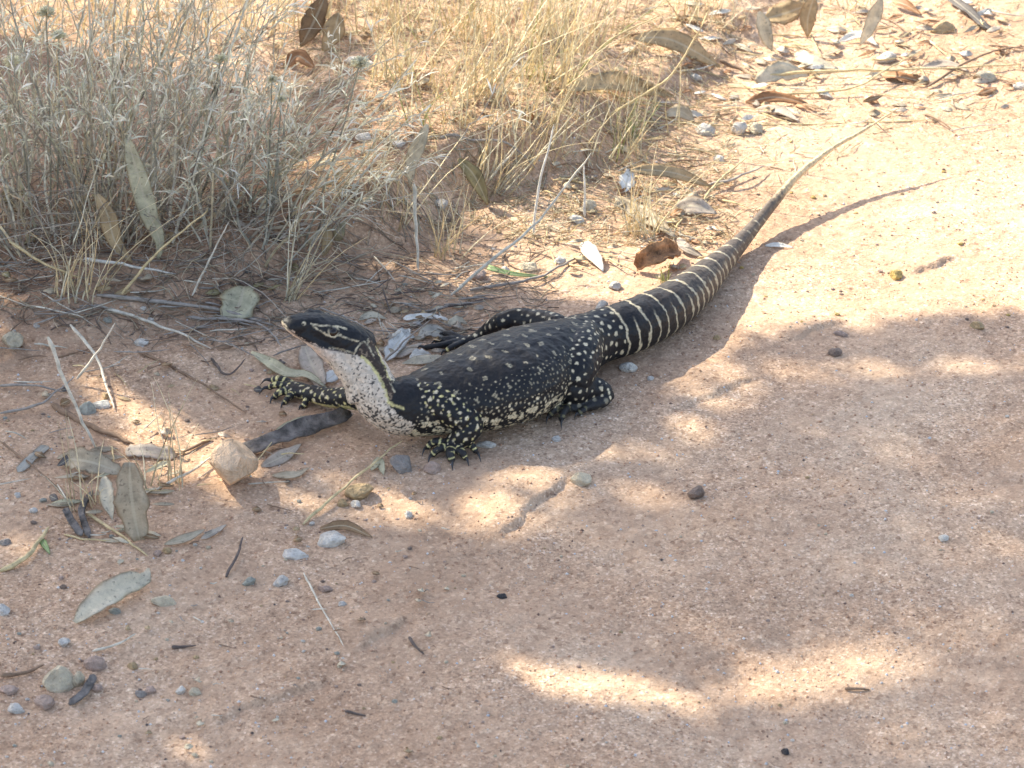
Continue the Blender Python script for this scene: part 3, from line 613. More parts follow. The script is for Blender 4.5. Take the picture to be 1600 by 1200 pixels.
LANDMARKS = [(92, 1057, 'the large cream pebble'), (175, 930, 'the spotted curled leaf'), (210, 790, 'the mottled grey leaf'), (372, 728, 'the peach stone'), (558, 763, 'the rounded tan stone'), (440, 905, 'the bluish white pebbles'), (640, 1008, 'the short dark twig on the track'), (555, 1115, 'the dark wood chip'), (288, 1010, 'the short dark stick'), (366, 870, 'the dark bent twig'),
    (706, 715, 'the near front foot'), (430, 610, 'the far front foot'), (890, 650, 'the near hind foot'), (830, 790, 'the sand ledge'), (1088, 766, 'the angular brown pebble'), (1100, 1080, 'the sun stripe'), (1400, 427, 'the yellow pebble'), (1228, 1172, 'the dark pebble at the bottom'), (785, 930, 'the dark chip on the track'), (1474, 839, 'the white pebble at right'), (1304, 548, 'the pebbles at the shade edge'), (1340, 1076, 'the small brown stick'),
    (1170, 380, 'the bend of the tail'), (1250, 290, 'the tail end'), (1528, 506, 'the tan pebble at right'), (1035, 400, 'the curled brown bark'), (1060, 280, 'the tan curved leaf'), (1088, 328, 'the grey lavender leaf'), (840, 290, 'the white upright stalk'), (925, 400, 'the bright white leaf'), (650, 360, 'the thick pale stalk'), (740, 290, 'the olive brown leaf'), (480, 500, 'the snout'), (600, 480, 'the back of the head'), (690, 520, 'the far hind foot'), (810, 435, 'the narrow green leaf'),
    (378, 475, 'the torn sage leaf'), (230, 320, 'the long pale green leaf'), (25, 526, 'the round cream pebble'), (110, 610, 'the leaning straw stick'), (145, 660, 'the half buried root'), (50, 718, 'the flat blue grey strip'), (120, 815, 'the charred stick'), (450, 680, 'the dark bark strip'), (222, 533, 'the white pebble on the bank'), (60, 400, 'the foot of the leftmost shrub'), (450, 420, 'the foot of the leaning shrub'),
    (1153, 197, 'the upright grey white pebble'), (1220, 115, 'the broad pale leaf'), (1384, 88, 'the broad white stone'), (1472, 42, 'the tan stone'), (1538, 116, 'the cream stone'), (1265, 30, 'the tan standing leaf'), (1195, 50, 'the speckled standing leaf'), (1362, 30, 'the pale leaning leaf'), (960, 140, 'the wide bark curl'), (1060, 80, 'the long tan leaf'), (562, 95, 'the flat white stone'), (490, 40, 'the brown standing leaf'), (690, 190, 'the bank edge'), (830, 215, 'the low straw tuft'), (860, 120, 'the green hearted tuft'), (690, 60, 'the tall straw tuft')]
WORD = {'white': 'white', 'cream': 'cream', 'pink': 'pinkish', 'blue': 'bluish', 'tan': 'tan', 'brown': 'brown', 'sage': 'grey green', 'grey': 'grey', 'yellow': 'yellow', 'pale': 'pale', 'rust': 'rust brown', 'lav': 'grey', 'straw': 'straw coloured', 'dark': 'dark', 'olive': 'olive', 'green': 'green'}
def near(px, py): return min(LANDMARKS, key=lambda q: (q[0]-px)**2+((q[1]-py)*1.5)**2)[2]
# small pebbles nobody could tell apart
def small(n, box, lab, grp, smin=5, smax=11, cols=('white', 'cream', 'pink', 'blue', 'tan', 'brown', 'sage')):
    for _ in range(n):
        px = rng.uniform(box[0], box[2]); py = rng.uniform(box[1], box[3]); s = smin+(smax-smin)*rng.random()**2.2
        cc = cols[rng.integers(len(cols))]; stone(px, py, s*1.15, s*0.8, cc, 'tiny %s pebble on the ground near %s' % (WORD[cc], near(px, py)), SMALL[rng.integers(8)], 'tiny %s pebbles near %s' % (WORD[cc], near(px, py)))
small(95, (0, 760, 700, 1200), 'tiny pebble among many on the shaded sand at lower left', 'tiny pebbles at lower left', 5, 12)
small(55, (640, 640, 1600, 1200), 'tiny pebble on the shaded wheel track at lower right', 'tiny pebbles on the track', 4, 8, ('white', 'pink', 'pink', 'cream', 'tan'))
small(45, (1150, 220, 1600, 520), 'tiny pebble on the bright sand right of the tail', 'tiny pebbles on the bright sand', 5, 9, ('tan', 'pink', 'brown', 'cream', 'yellow'))
small(55, (620, 300, 1180, 470), 'tiny pebble in the litter behind the lizard', 'tiny pebbles behind the lizard', 5, 11)
small(40, (0, 430, 420, 720), 'tiny pebble on the brown bank below the shrub', 'tiny pebbles on the bank', 5, 11)

# loose grit: far too many to count
n = 26000
pxs = rng.uniform(-60, 1660, n); pys = 1240-1300*rng.random(n)**1.0
D = CF[None]+np.outer((pxs-800)/800*TH, CR)-np.outer((pys-600)/800*TH, CU); t = -CPOS[2]/D[:, 2]; P0 = CPOS+D*t[:, None]
dn = vnoise(P0[:, 0]*7+2, P0[:, 1]*7)+0.5; keep = rng.random(n) < 0.25+0.75*dn; P0 = P0[keep]; n = len(P0)
P0[:, 2] = hgt(P0[:, 0], P0[:, 1])
s = 0.0007+0.0016*rng.random(n)**3
o8 = np.array([[1, 0, 0], [0, 1, 0], [-1, 0, 0], [0, -1, 0], [0, 0, 1], [0, 0, -1]], float); f8 = np.array([[0, 1, 4], [1, 2, 4], [2, 3, 4], [3, 0, 4], [1, 0, 5], [2, 1, 5], [3, 2, 5], [0, 3, 5]])
Vg = P0[:, None]+o8[None]*s[:, None, None]*(0.6+0.7*rng.random((n, 6, 1)))+np.array([0, 0, 0.0002])
Fg = (f8[None]+(np.arange(n)*6)[:, None, None]).reshape(-1, 3)
pal_ = np.array([(0.50, 0.30, 0.19), (0.42, 0.25, 0.16), (0.60, 0.45, 0.33), (0.70, 0.66, 0.62), (0.62, 0.63, 0.66), (0.20, 0.13, 0.10), (0.55, 0.36, 0.22), (0.10, 0.085, 0.08)])
cg = pal_[rng.choice(8, n, p=[.27, .22, .19, .1, .05, .04, .12, .01])]
me = mesh_np('grit', Vg.reshape(-1, 3), Fg); set_col(me, np.repeat(cg, 6, axis=0)); link('gravel', me, M_GRAIN, kind='stuff', label='coarse sand grains strewn over the track', cat='gravel')

# ------------------------------------------------------------------ leaves, twigs, bark
def leaf(path, wpx, c, label, name='fallen_leaf', cat='leaf', group=None, tilt=28, n=14, ragged=0.12, curl=0.22, shape='lance', mat=None, thick=0.0005, seed=None):
    """path: (px, py, lift mm) along the midrib"""
    r = np.random.default_rng(seed if seed is not None else int(rng.integers(1e6)))
    pts = trace(path)
    S = spline(pts, n); T = np.gradient(S, axis=0); T /= np.linalg.norm(T, axis=1, keepdims=True)
    nn = np.array([0, -math.sin(R(tilt)), math.cos(R(tilt))]); side = np.cross(T, nn); side /= np.linalg.norm(side, axis=1, keepdims=True); nor = np.cross(side, T)
    t = np.linspace(0, 1, n); hw = wpx*mpp(pts[0])/2
    prof = {'lance': np.sin(math.pi*np.clip(t, 0.015, 0.985)**0.8)**0.75, 'strip': np.minimum(1, np.minimum(t, 1-t)*9+0.25), 'wide': np.sin(math.pi*np.clip(t, 0.03, 0.97))**0.45, 'blade': np.clip(1-t, 0.03, 1)**0.6}[shape]
    tw = R(r.uniform(-16, 16))*np.sin((t-.5)*math.pi)+R(r.uniform(-6, 6)); sd0 = side.copy(); side = sd0*np.cos(tw)[:, None]+nor*np.sin(tw)[:, None]; nor = np.cross(side, T)
    K = 5; across = np.linspace(-1, 1, K)
    if tilt >= 55: curl = max(curl, 0.34)
    L = np.zeros((n, K, 3))
    for j, aa in enumerate(across):
        jag = 1+ragged*(r.random(n)*2-1)*(abs(aa) > 0.9)
        L[:, j] = S+side*(hw*prof*aa*jag)[:, None]+nor*(hw*prof*(curl*(0.5*aa*aa+0.6*abs(aa))+0.13*abs(aa)*np.sin(t*11+aa*2+r.random()*6)))[:, None]
    gh = hgt(L[..., 0], L[..., 1])+0.0004
    L[..., 2] = np.maximum(L[..., 2], gh)
    top = L+nor[:, None]*thick; V = np.concatenate([L.reshape(-1, 3), top.reshape(-1, 3)]); I = np.arange(n*K).reshape(n, K); J = I+n*K; F = []
    for i in range(n-1):
        for j in range(K-1):
            F.append((I[i, j], I[i, j+1], I[i+1, j+1], I[i+1, j])); F.append((J[i, j], J[i+1, j], J[i+1, j+1], J[i, j+1]))
        F.append((I[i, 0], I[i+1, 0], J[i+1, 0], J[i, 0])); F.append((I[i, -1], J[i, -1], J[i+1, -1], I[i+1, -1]))
    for j in range(K-1):
        F.append((I[0, j], J[0, j], J[0, j+1], I[0, j+1])); F.append((I[-1, j], I[-1, j+1], J[-1, j+1], J[-1, j]))
    o0 = S[n//2].copy(); me = mesh_np(name, V-o0, np.array(F))
    aat = me.attributes.new('across', 'FLOAT', 'POINT'); aat.data.foreach_set('value', np.tile(np.abs(across), 2*n).astype(np.float32))
    aat = me.attributes.new('along', 'FLOAT', 'POINT'); aat.data.foreach_set('value', np.tile(np.repeat(t, K), 2).astype(np.float32))
    o = link(name, me, mat or M_LEAF, None, label, cat, group, color=c); o.location = o0; return o
LC = {'sage': (0.56, 0.51, 0.34), 'pale': (0.68, 0.59, 0.43), 'white': (0.82, 0.78, 0.70), 'lav': (0.52, 0.43, 0.34), 'tan': (0.50, 0.36, 0.20), 'brown': (0.30, 0.19, 0.10), 'dark': (0.15, 0.13, 0.115), 'grey': (0.50, 0.41, 0.29), 'olive': (0.34, 0.28, 0.14), 'rust': (0.40, 0.20, 0.09), 'green': (0.28, 0.38, 0.16), 'blue': (0.46, 0.42, 0.35), 'straw': (0.60, 0.48, 0.28)}
leaf([(199, 212, 95), (213, 265, 75), (232, 330, 45), (250, 378, 20), (246, 408, 3)], 33, LC['sage'], 'long pale green gum leaf leaning in the shrub', tilt=65, curl=0.15, ragged=0.05)
leaf([(152, 303, 60), (168, 335, 40), (180, 378, 18), (206, 410, 3)], 28, LC['tan'], 'tan gum leaf leaning left of the long pale green one', tilt=60, curl=0.15)
leaf([(352, 499, 3), (372, 480, 8), (382, 448, 16)], 60, LC['sage'], 'broad torn sage leaf flat on the bank left of the head', tilt=35, shape='wide', ragged=0.25)
leaf([(393, 550, 8), (420, 566, 6), (450, 584, 8), (480, 586, 8), (510, 606, 3)], 20, LC['sage'], 'long bent sage leaf behind the far front foot', tilt=30)
leaf([(476, 541, 10), (485, 565, 8), (505, 604, 3)], 36, LC['lav'], 'wide grey leaf standing under the chin', tilt=50, shape='wide')
leaf([(508, 596, 6), (530, 580, 8)], 20, LC['white'], 'small whitish leaf scrap under the throat', tilt=45, shape='wide')
leaf([(548, 648, 6), (490, 664, 10), (430, 688, 10), (372, 712, 3)], 28, LC['dark'], 'dark grey bark strip running from the chest to the peach stone', name='bark_strip', cat='bark', tilt=30, shape='strip', curl=0.25, mat=M_BARK, thick=0.003, ragged=0.2)
leaf([(432, 672, 3), (468, 658, 8), (505, 648, 4)], 14, LC['sage'], 'narrow sage leaf behind the dark bark strip')
leaf([(408, 729, 2), (440, 714, 5), (470, 694, 5)], 24, LC['lav'], 'smooth lavender grey leaf below the dark bark strip', tilt=35, ragged=0.03, curl=0.1)
leaf([(425, 743, 2), (460, 742, 5), (484, 731, 3)], 14, LC['grey'], 'curled grey leaf below the smooth lavender one')
leaf([(98, 716, 8), (140, 722, 16), (188, 738, 6)], 38, LC['grey'], 'wide curled grey leaf in the clump on the left', tilt=40, shape='wide', curl=0.4, ragged=0.2)
leaf([(203, 722, 34), (204, 760, 22), (210, 805, 10), (218, 844, 2)], 52, LC['grey'], 'large mottled grey leaf propped upright on the left', tilt=62, curl=0.3, ragged=0.2, shape='wide')
leaf([(163, 745, 18), (168, 775, 12), (176, 812, 2)], 24, LC['pale'], 'pale curled leaf beside the mottled grey one', tilt=60, curl=0.4)
leaf([(196, 705, 4), (235, 706, 6), (275, 712, 3)], 24, LC['lav'], 'flat grey leaf above the mottled grey one', shape='strip', ragged=0.2)
leaf([(74, 697, 2), (52, 715, 3), (28, 738, 2)], 16, LC['blue'], 'flat blue grey leaf strip at left', shape='strip', ragged=0.15)
leaf([(117, 973, 3), (150, 945, 12), (190, 915, 18), (225, 905, 14), (232, 888, 16)], 44, LC['pale'], 'spotted curled pale leaf lying on the sand at lower left', tilt=42, curl=0.2, ragged=0.12)
leaf([(257, 851, 2), (290, 842, 6), (320, 828, 4)], 15, LC['grey'], 'narrow grey brown leaf right of the mottled grey one', curl=0.4)
leaf([(314, 842, 2), (334, 832, 4), (354, 820, 2)], 12, LC['lav'], 'small grey leaf next to the narrow grey brown one')
leaf([(500, 826, 2), (540, 822, 6), (582, 840, 2)], 18, LC['brown'], 'brown leaf tucked behind the white and grey pebble')
leaf([(630, 498, 4), (662, 494, 8), (700, 500, 3)], 10, LC['white'], 'thin white curved leaf behind the neck', shape='strip', ragged=0.05)
leaf([(602, 564, 4), (618, 540, 10), (640, 514, 12)], 26, LC['white'], 'crumpled whitish leaf behind the neck', tilt=50, ragged=0.3, curl=0.4)
leaf([(655, 528, 3), (672, 518, 8), (700, 524, 3)], 26, LC['blue'], 'pale blue grey leaf beneath the far hind claws', shape='wide')
leaf([(592, 545, 3), (625, 552, 5), (660, 536, 4)], 20, LC['lav'], 'grey leaf lying between neck and far hind foot')
leaf([(700, 560, 3), (660, 563, 4), (628, 568, 3)], 18, LC['pale'], 'pale leaf lying beside the far flank of the neck')
leaf([(716, 248, 50), (738, 270, 40), (752, 296, 22), (762, 320, 3)], 24, LC['olive'], 'olive brown leaf hanging on the bank behind the lizard', tilt=55, curl=0.2)
leaf([(668, 194, 60), (655, 225, 45), (642, 255, 22), (641, 292, 3)], 24, LC['pale'], 'pale papery leaf standing on the bank', tilt=60, curl=0.3)
leaf([(908, 381, 6), (925, 396, 10), (942, 424, 2)], 24, LC['white'], 'bright white leaf lying behind the tail base', tilt=40)
leaf([(984, 266, 22), (1020, 266, 24), (1060, 272, 18), (1112, 292, 3)], 22, LC['tan'], 'tan curved leaf arching in the litter behind the tail', tilt=50, curl=0.2)
leaf([(976, 300, 3), (982, 275, 16), (990, 264, 22)], 24, LC['white'], 'white crumpled leaf end by the tan curved leaf', tilt=60, ragged=0.3)
leaf([(1054, 326, 3), (1085, 322, 12), (1120, 334, 4)], 32, LC['lav'], 'grey lavender leaf left of the thin tail', tilt=45, curl=0.15, ragged=0.08)
leaf([(963, 308, 14), (985, 325, 6), (1020, 345, 8), (1056, 372, 3)], 26, LC['grey'], 'grey spiky leaf behind the curled bark', tilt=50, curl=0.3)
leaf([(1060, 372, 8), (1072, 388, 8), (1100, 402, 2)], 16, LC['lav'], 'dull leaf between the curled bark and the tail', tilt=50)
leaf([(995, 418, 4), (1020, 402, 18), (1058, 392, 8)], 34, LC['rust'], 'curled brown bark piece next to the tail', name='bark_piece', cat='bark', tilt=50, shape='wide', curl=0.8, mat=M_BARK, thick=0.003, ragged=0.25)
leaf([(762, 418, 8), (800, 428, 4), (860, 433, 2)], 11, LC['green'], 'narrow green leaf lying behind the lizard', name='fallen_leaf', cat='leaf', shape='blade', ragged=0.02)
leaf([(508, -4, 70), (490, 35, 40), (470, 72, 3)], 36, LC['brown'], 'brown leaf standing in the sunlit grass at the top', tilt=60, curl=0.3)
leaf([(530, 20, 40), (522, 50, 20), (505, 80, 3)], 34, LC['tan'], 'tan leaf standing beside the brown one at the top', tilt=60)
leaf([(450, 103, 3), (466, 88, 16), (492, 106, 3)], 24, LC['rust'], 'orange brown leaf on the ground at the top', tilt=50, curl=0.4)
leaf([(885, 142, 6), (940, 130, 20), (1000, 135, 16), (1052, 150, 3)], 32, LC['tan'], 'wide tan bark curl in the sunlit grass', name='bark_piece', cat='bark', tilt=50, curl=0.4, mat=M_BARK, thick=0.002)
leaf([(990, 60, 20), (1040, 60, 22), (1085, 80, 14), (1125, 105, 3)], 34, LC['tan'], 'long tan leaf above the wide bark curl', tilt=50)
leaf([(1040, 180, 3), (1065, 175, 12), (1085, 190, 3)], 24, LC['grey'], 'grey leaf left of the white pebbles in the litter', tilt=45)
leaf([(1186, 18, 40), (1195, 50, 22), (1207, 80, 3)], 24, LC['pale'], 'speckled pale leaf standing in the litter at the top', tilt=60)
leaf([(1272, -5, 50), (1262, 30, 24), (1262, 58, 3)], 26, LC['tan'], 'tan leaf standing in the litter at the top', tilt=60)
leaf([(1378, -4, 60), (1362, 35, 30), (1343, 72, 3)], 22, LC['pale'], 'pale green grey leaf leaning in the litter at top right', tilt=60)
leaf([(1480, -8, 10), (1515, 20, 8), (1546, 48, 3)], 18, LC['dark'], 'dark grey leaf strip near the top right corner', shape='strip')
leaf([(1395, 2, 8), (1415, 8, 12), (1440, 24, 3)], 16, LC['rust'], 'small rust leaf at the top right')
leaf([(1180, 128, 3), (1220, 112, 14), (1265, 118, 4)], 32, LC['pale'], 'broad pale leaf in the litter above the pebbles', tilt=40, ragged=0.2)
leaf([(1165, 160, 5), (1210, 152, 12), (1262, 162, 3)], 20, LC['rust'], 'rust brown leaf below the broad pale one', tilt=40)
leaf([(1180, 172, 3), (1215, 172, 8), (1250, 190, 3)], 18, LC['lav'], 'dull grey leaf below the rust brown one')
leaf([(1310, 65, 4), (1345, 55, 10), (1372, 72, 3)], 16, LC['white'], 'small white leaf left of the broad white stone')
leaf([(1250, 80, 3), (1262, 95, 10), (1310, 108, 3)], 30, LC['pale'], 'wide pale leaf in the middle of the litter')
leaf([(1195, 30, 5), (1230, 20, 20), (1262, 8, 26)], 38, LC['tan'], 'wide tan leaf near the top in the litter', tilt=45)
leaf([(1380, 118, 4), (1405, 120, 8), (1442, 128, 2)], 16, LC['rust'], 'rust bark sliver below the broad white stone', shape='strip')
leaf([(1440, 105, 2), (1480, 100, 6), (1515, 112, 2)], 16, LC['lav'], 'grey leaf at the lower edge of the litter on the right')
leaf([(145, 770, 3), (128, 800, 3), (140, 842, 2)], 10, LC['dark'], 'black charred bark sliver on the left', name='bark_strip', cat='bark', shape='strip', mat=M_BARK, thick=0.003)
leaf([(102, 796, 12), (112, 815, 8), (128, 838, 2)], 11, LC['dark'], 'black charred stick beside the charred bark sliver', name='bark_strip', cat='bark', shape='strip', mat=M_BARK, thick=0.003)
leaf([(108, 1102, 2), (130, 1085, 5), (147, 1056, 3)], 13, LC['dark'], 'dark bark sliver under the pair of cream pebbles', name='bark_strip', cat='bark', shape='strip', mat=M_BARK, thick=0.002)
leaf([(90, 728, 5), (118, 712, 12), (142, 708, 8)], 14, LC['dark'], 'black curled leaf edge above the clump on the left')
leaf([(62, 840, 3), (70, 852, 4), (78, 866, 2)], 11, LC['green'], 'small green leaf on the sand at left')
leaf([(580, 735, 2), (592, 722, 6), (600, 742, 2)], 16, LC['sage'], 'small pale leaf scrap left of the blue grey pebble')
leaf([(505, 400, 3), (512, 370, 20), (505, 335, 36)], 18, LC['tan'], 'tan leaf at the right side of the shrub foot', tilt=60)
leaf([(525, 375, 3), (535, 355, 10), (540, 345, 12)], 20, LC['sage'], 'grey green leaf scrap on the bank right of the shrub foot', tilt=50)
leaf([(1195, 384, 1), (1215, 383, 3), (1240, 387, 1)], 9, LC['white'], 'white leaf sliver in the sun right of the tail')
leaf([(0, 315, 30), (20, 305, 25), (40, 300, 20)], 22, LC['olive'], 'olive leaf in the shrub at the left edge', tilt=55)
leaf([(612, 530, 4), (628, 522, 12), (648, 528, 3)], 16, LC['white'], 'bright white leaf scrap just behind the nape', tilt=45, ragged=0.3, curl=0.4)
leaf([(640, 560, 3), (655, 552, 8), (676, 556, 3)], 14, LC['white'], 'bright white leaf scrap below the far hind claws', tilt=40, ragged=0.3, curl=0.3)
leaf([(700, 510, 3), (712, 500, 10), (730, 506, 3)], 14, LC['pale'], 'pale leaf scrap above the far hind foot', tilt=40, ragged=0.3, curl=0.3)
leaf([(560, 500, 2), (580, 492, 6), (604, 498, 2)], 12, LC['pale'], 'pale narrow leaf scrap above the nape', tilt=40, ragged=0.2)
# litter nobody could tell apart
def litter(n, box, lab, grp, cols, lo=14, hi=38, steep=0.25):
    for _ in range(n):
        px = rng.uniform(box[0], box[2]); py = rng.uniform(box[1], box[3]); L = rng.uniform(lo, hi); an = rng.uniform(-0.7, 0.7)+(math.pi if rng.random() < .5 else 0); cw = cols[rng.integers(len(cols))]
        dx, dy = math.cos(an)*L/2, math.sin(an)*L/2*0.6; c = np.array(LC[cw])*rng.uniform(0.8, 1.15); lab = 'small %s leaf scrap in the litter near %s' % (WORD[cw], near(px, py))
        up = 8*rng.random()
        leaf([(px-dx, py-dy, 1+up*rng.random()), (px, py, 2+up), (px+dx, py+dy, 1+up*rng.random())], rng.uniform(5, 13), tuple(np.clip(c, 0, 1)), lab, group=lab, tilt=rng.uniform(10, 55), n=8, curl=rng.uniform(0, 0.5))
litter(110, (1060, 0, 1580, 190), 'small dry leaf in the litter band at top right', 'small leaves of the top right litter', ['pale', 'tan', 'rust', 'lav', 'white', 'brown', 'grey'])
litter(45, (880, 250, 1130, 430), 'small dry leaf in the litter between grass and tail', 'small leaves left of the tail', ['tan', 'brown', 'straw', 'lav', 'rust', 'grey'], 10, 28)
litter(40, (0, 300, 520, 470), 'small dead leaf under the grey shrub', 'small leaves under the shrub', ['brown', 'grey', 'olive', 'lav', 'dark', 'tan'], 12, 36)
litter(30, (560, 430, 760, 560), 'small dry leaf scrap behind the neck of the lizard', 'leaf scraps behind the neck', ['pale', 'lav', 'grey', 'brown', 'tan'], 10, 26)
litter(26, (90, 690, 300, 860), 'x', 'x', ['grey', 'pale', 'brown', 'grey', 'sage'], 20, 52)
litter(28, (60, 560, 460, 800), 'small leaf scrap on the bank left of the lizard', 'leaf scraps left of the lizard', ['grey', 'lav', 'brown', 'tan', 'dark'], 8, 24)
litter(30, (480, 20, 1000, 260), 'small dry leaf among the sunlit grass', 'small leaves in the grass', ['tan', 'straw', 'rust', 'brown', 'pale'], 12, 32)
litter(26, (100, 760, 700, 1180), 'small leaf crumb on the shaded sand at lower left', 'leaf crumbs at lower left', ['brown', 'tan', 'grey', 'pale'], 6, 14)

def twig(path, wpx, c, label, name='twig', cat='twig', group=None, n=18, sides=6, taper=0.45, wob=0.26):
    pts = trace(path); S = spline(pts, n); k = mpp(pts[0]); r = wpx*k/2
    if wob and n > 8: S = S+np.stack([noise3(S*80+i*9+3) for i in range(3)], -1)*r*wob*5
    rr = r*np.linspace(1, taper, n)*(1+0.35*noise3(S*160)); rr[0] *= 0.5; rr[-1] *= 0.3
    S[:, 2] = np.maximum(S[:, 2], hgt(S[:, 0], S[:, 1])+rr*0.4)
    Vt, Ft = tubes(S[None], rr[None], sides); o0 = S[n//2].copy()
    o = link(name, mesh_np(name, Vt-o0, Ft), M_TWIG, None, label, cat, group, color=c); o.location = o0; return o
TCOL = {'grey': (0.33, 0.29, 0.25), 'pale': (0.62, 0.56, 0.45), 'straw': (0.62, 0.49, 0.27), 'brown': (0.26, 0.17, 0.11), 'dark': (0.13, 0.10, 0.085), 'white': (0.68, 0.64, 0.56)}
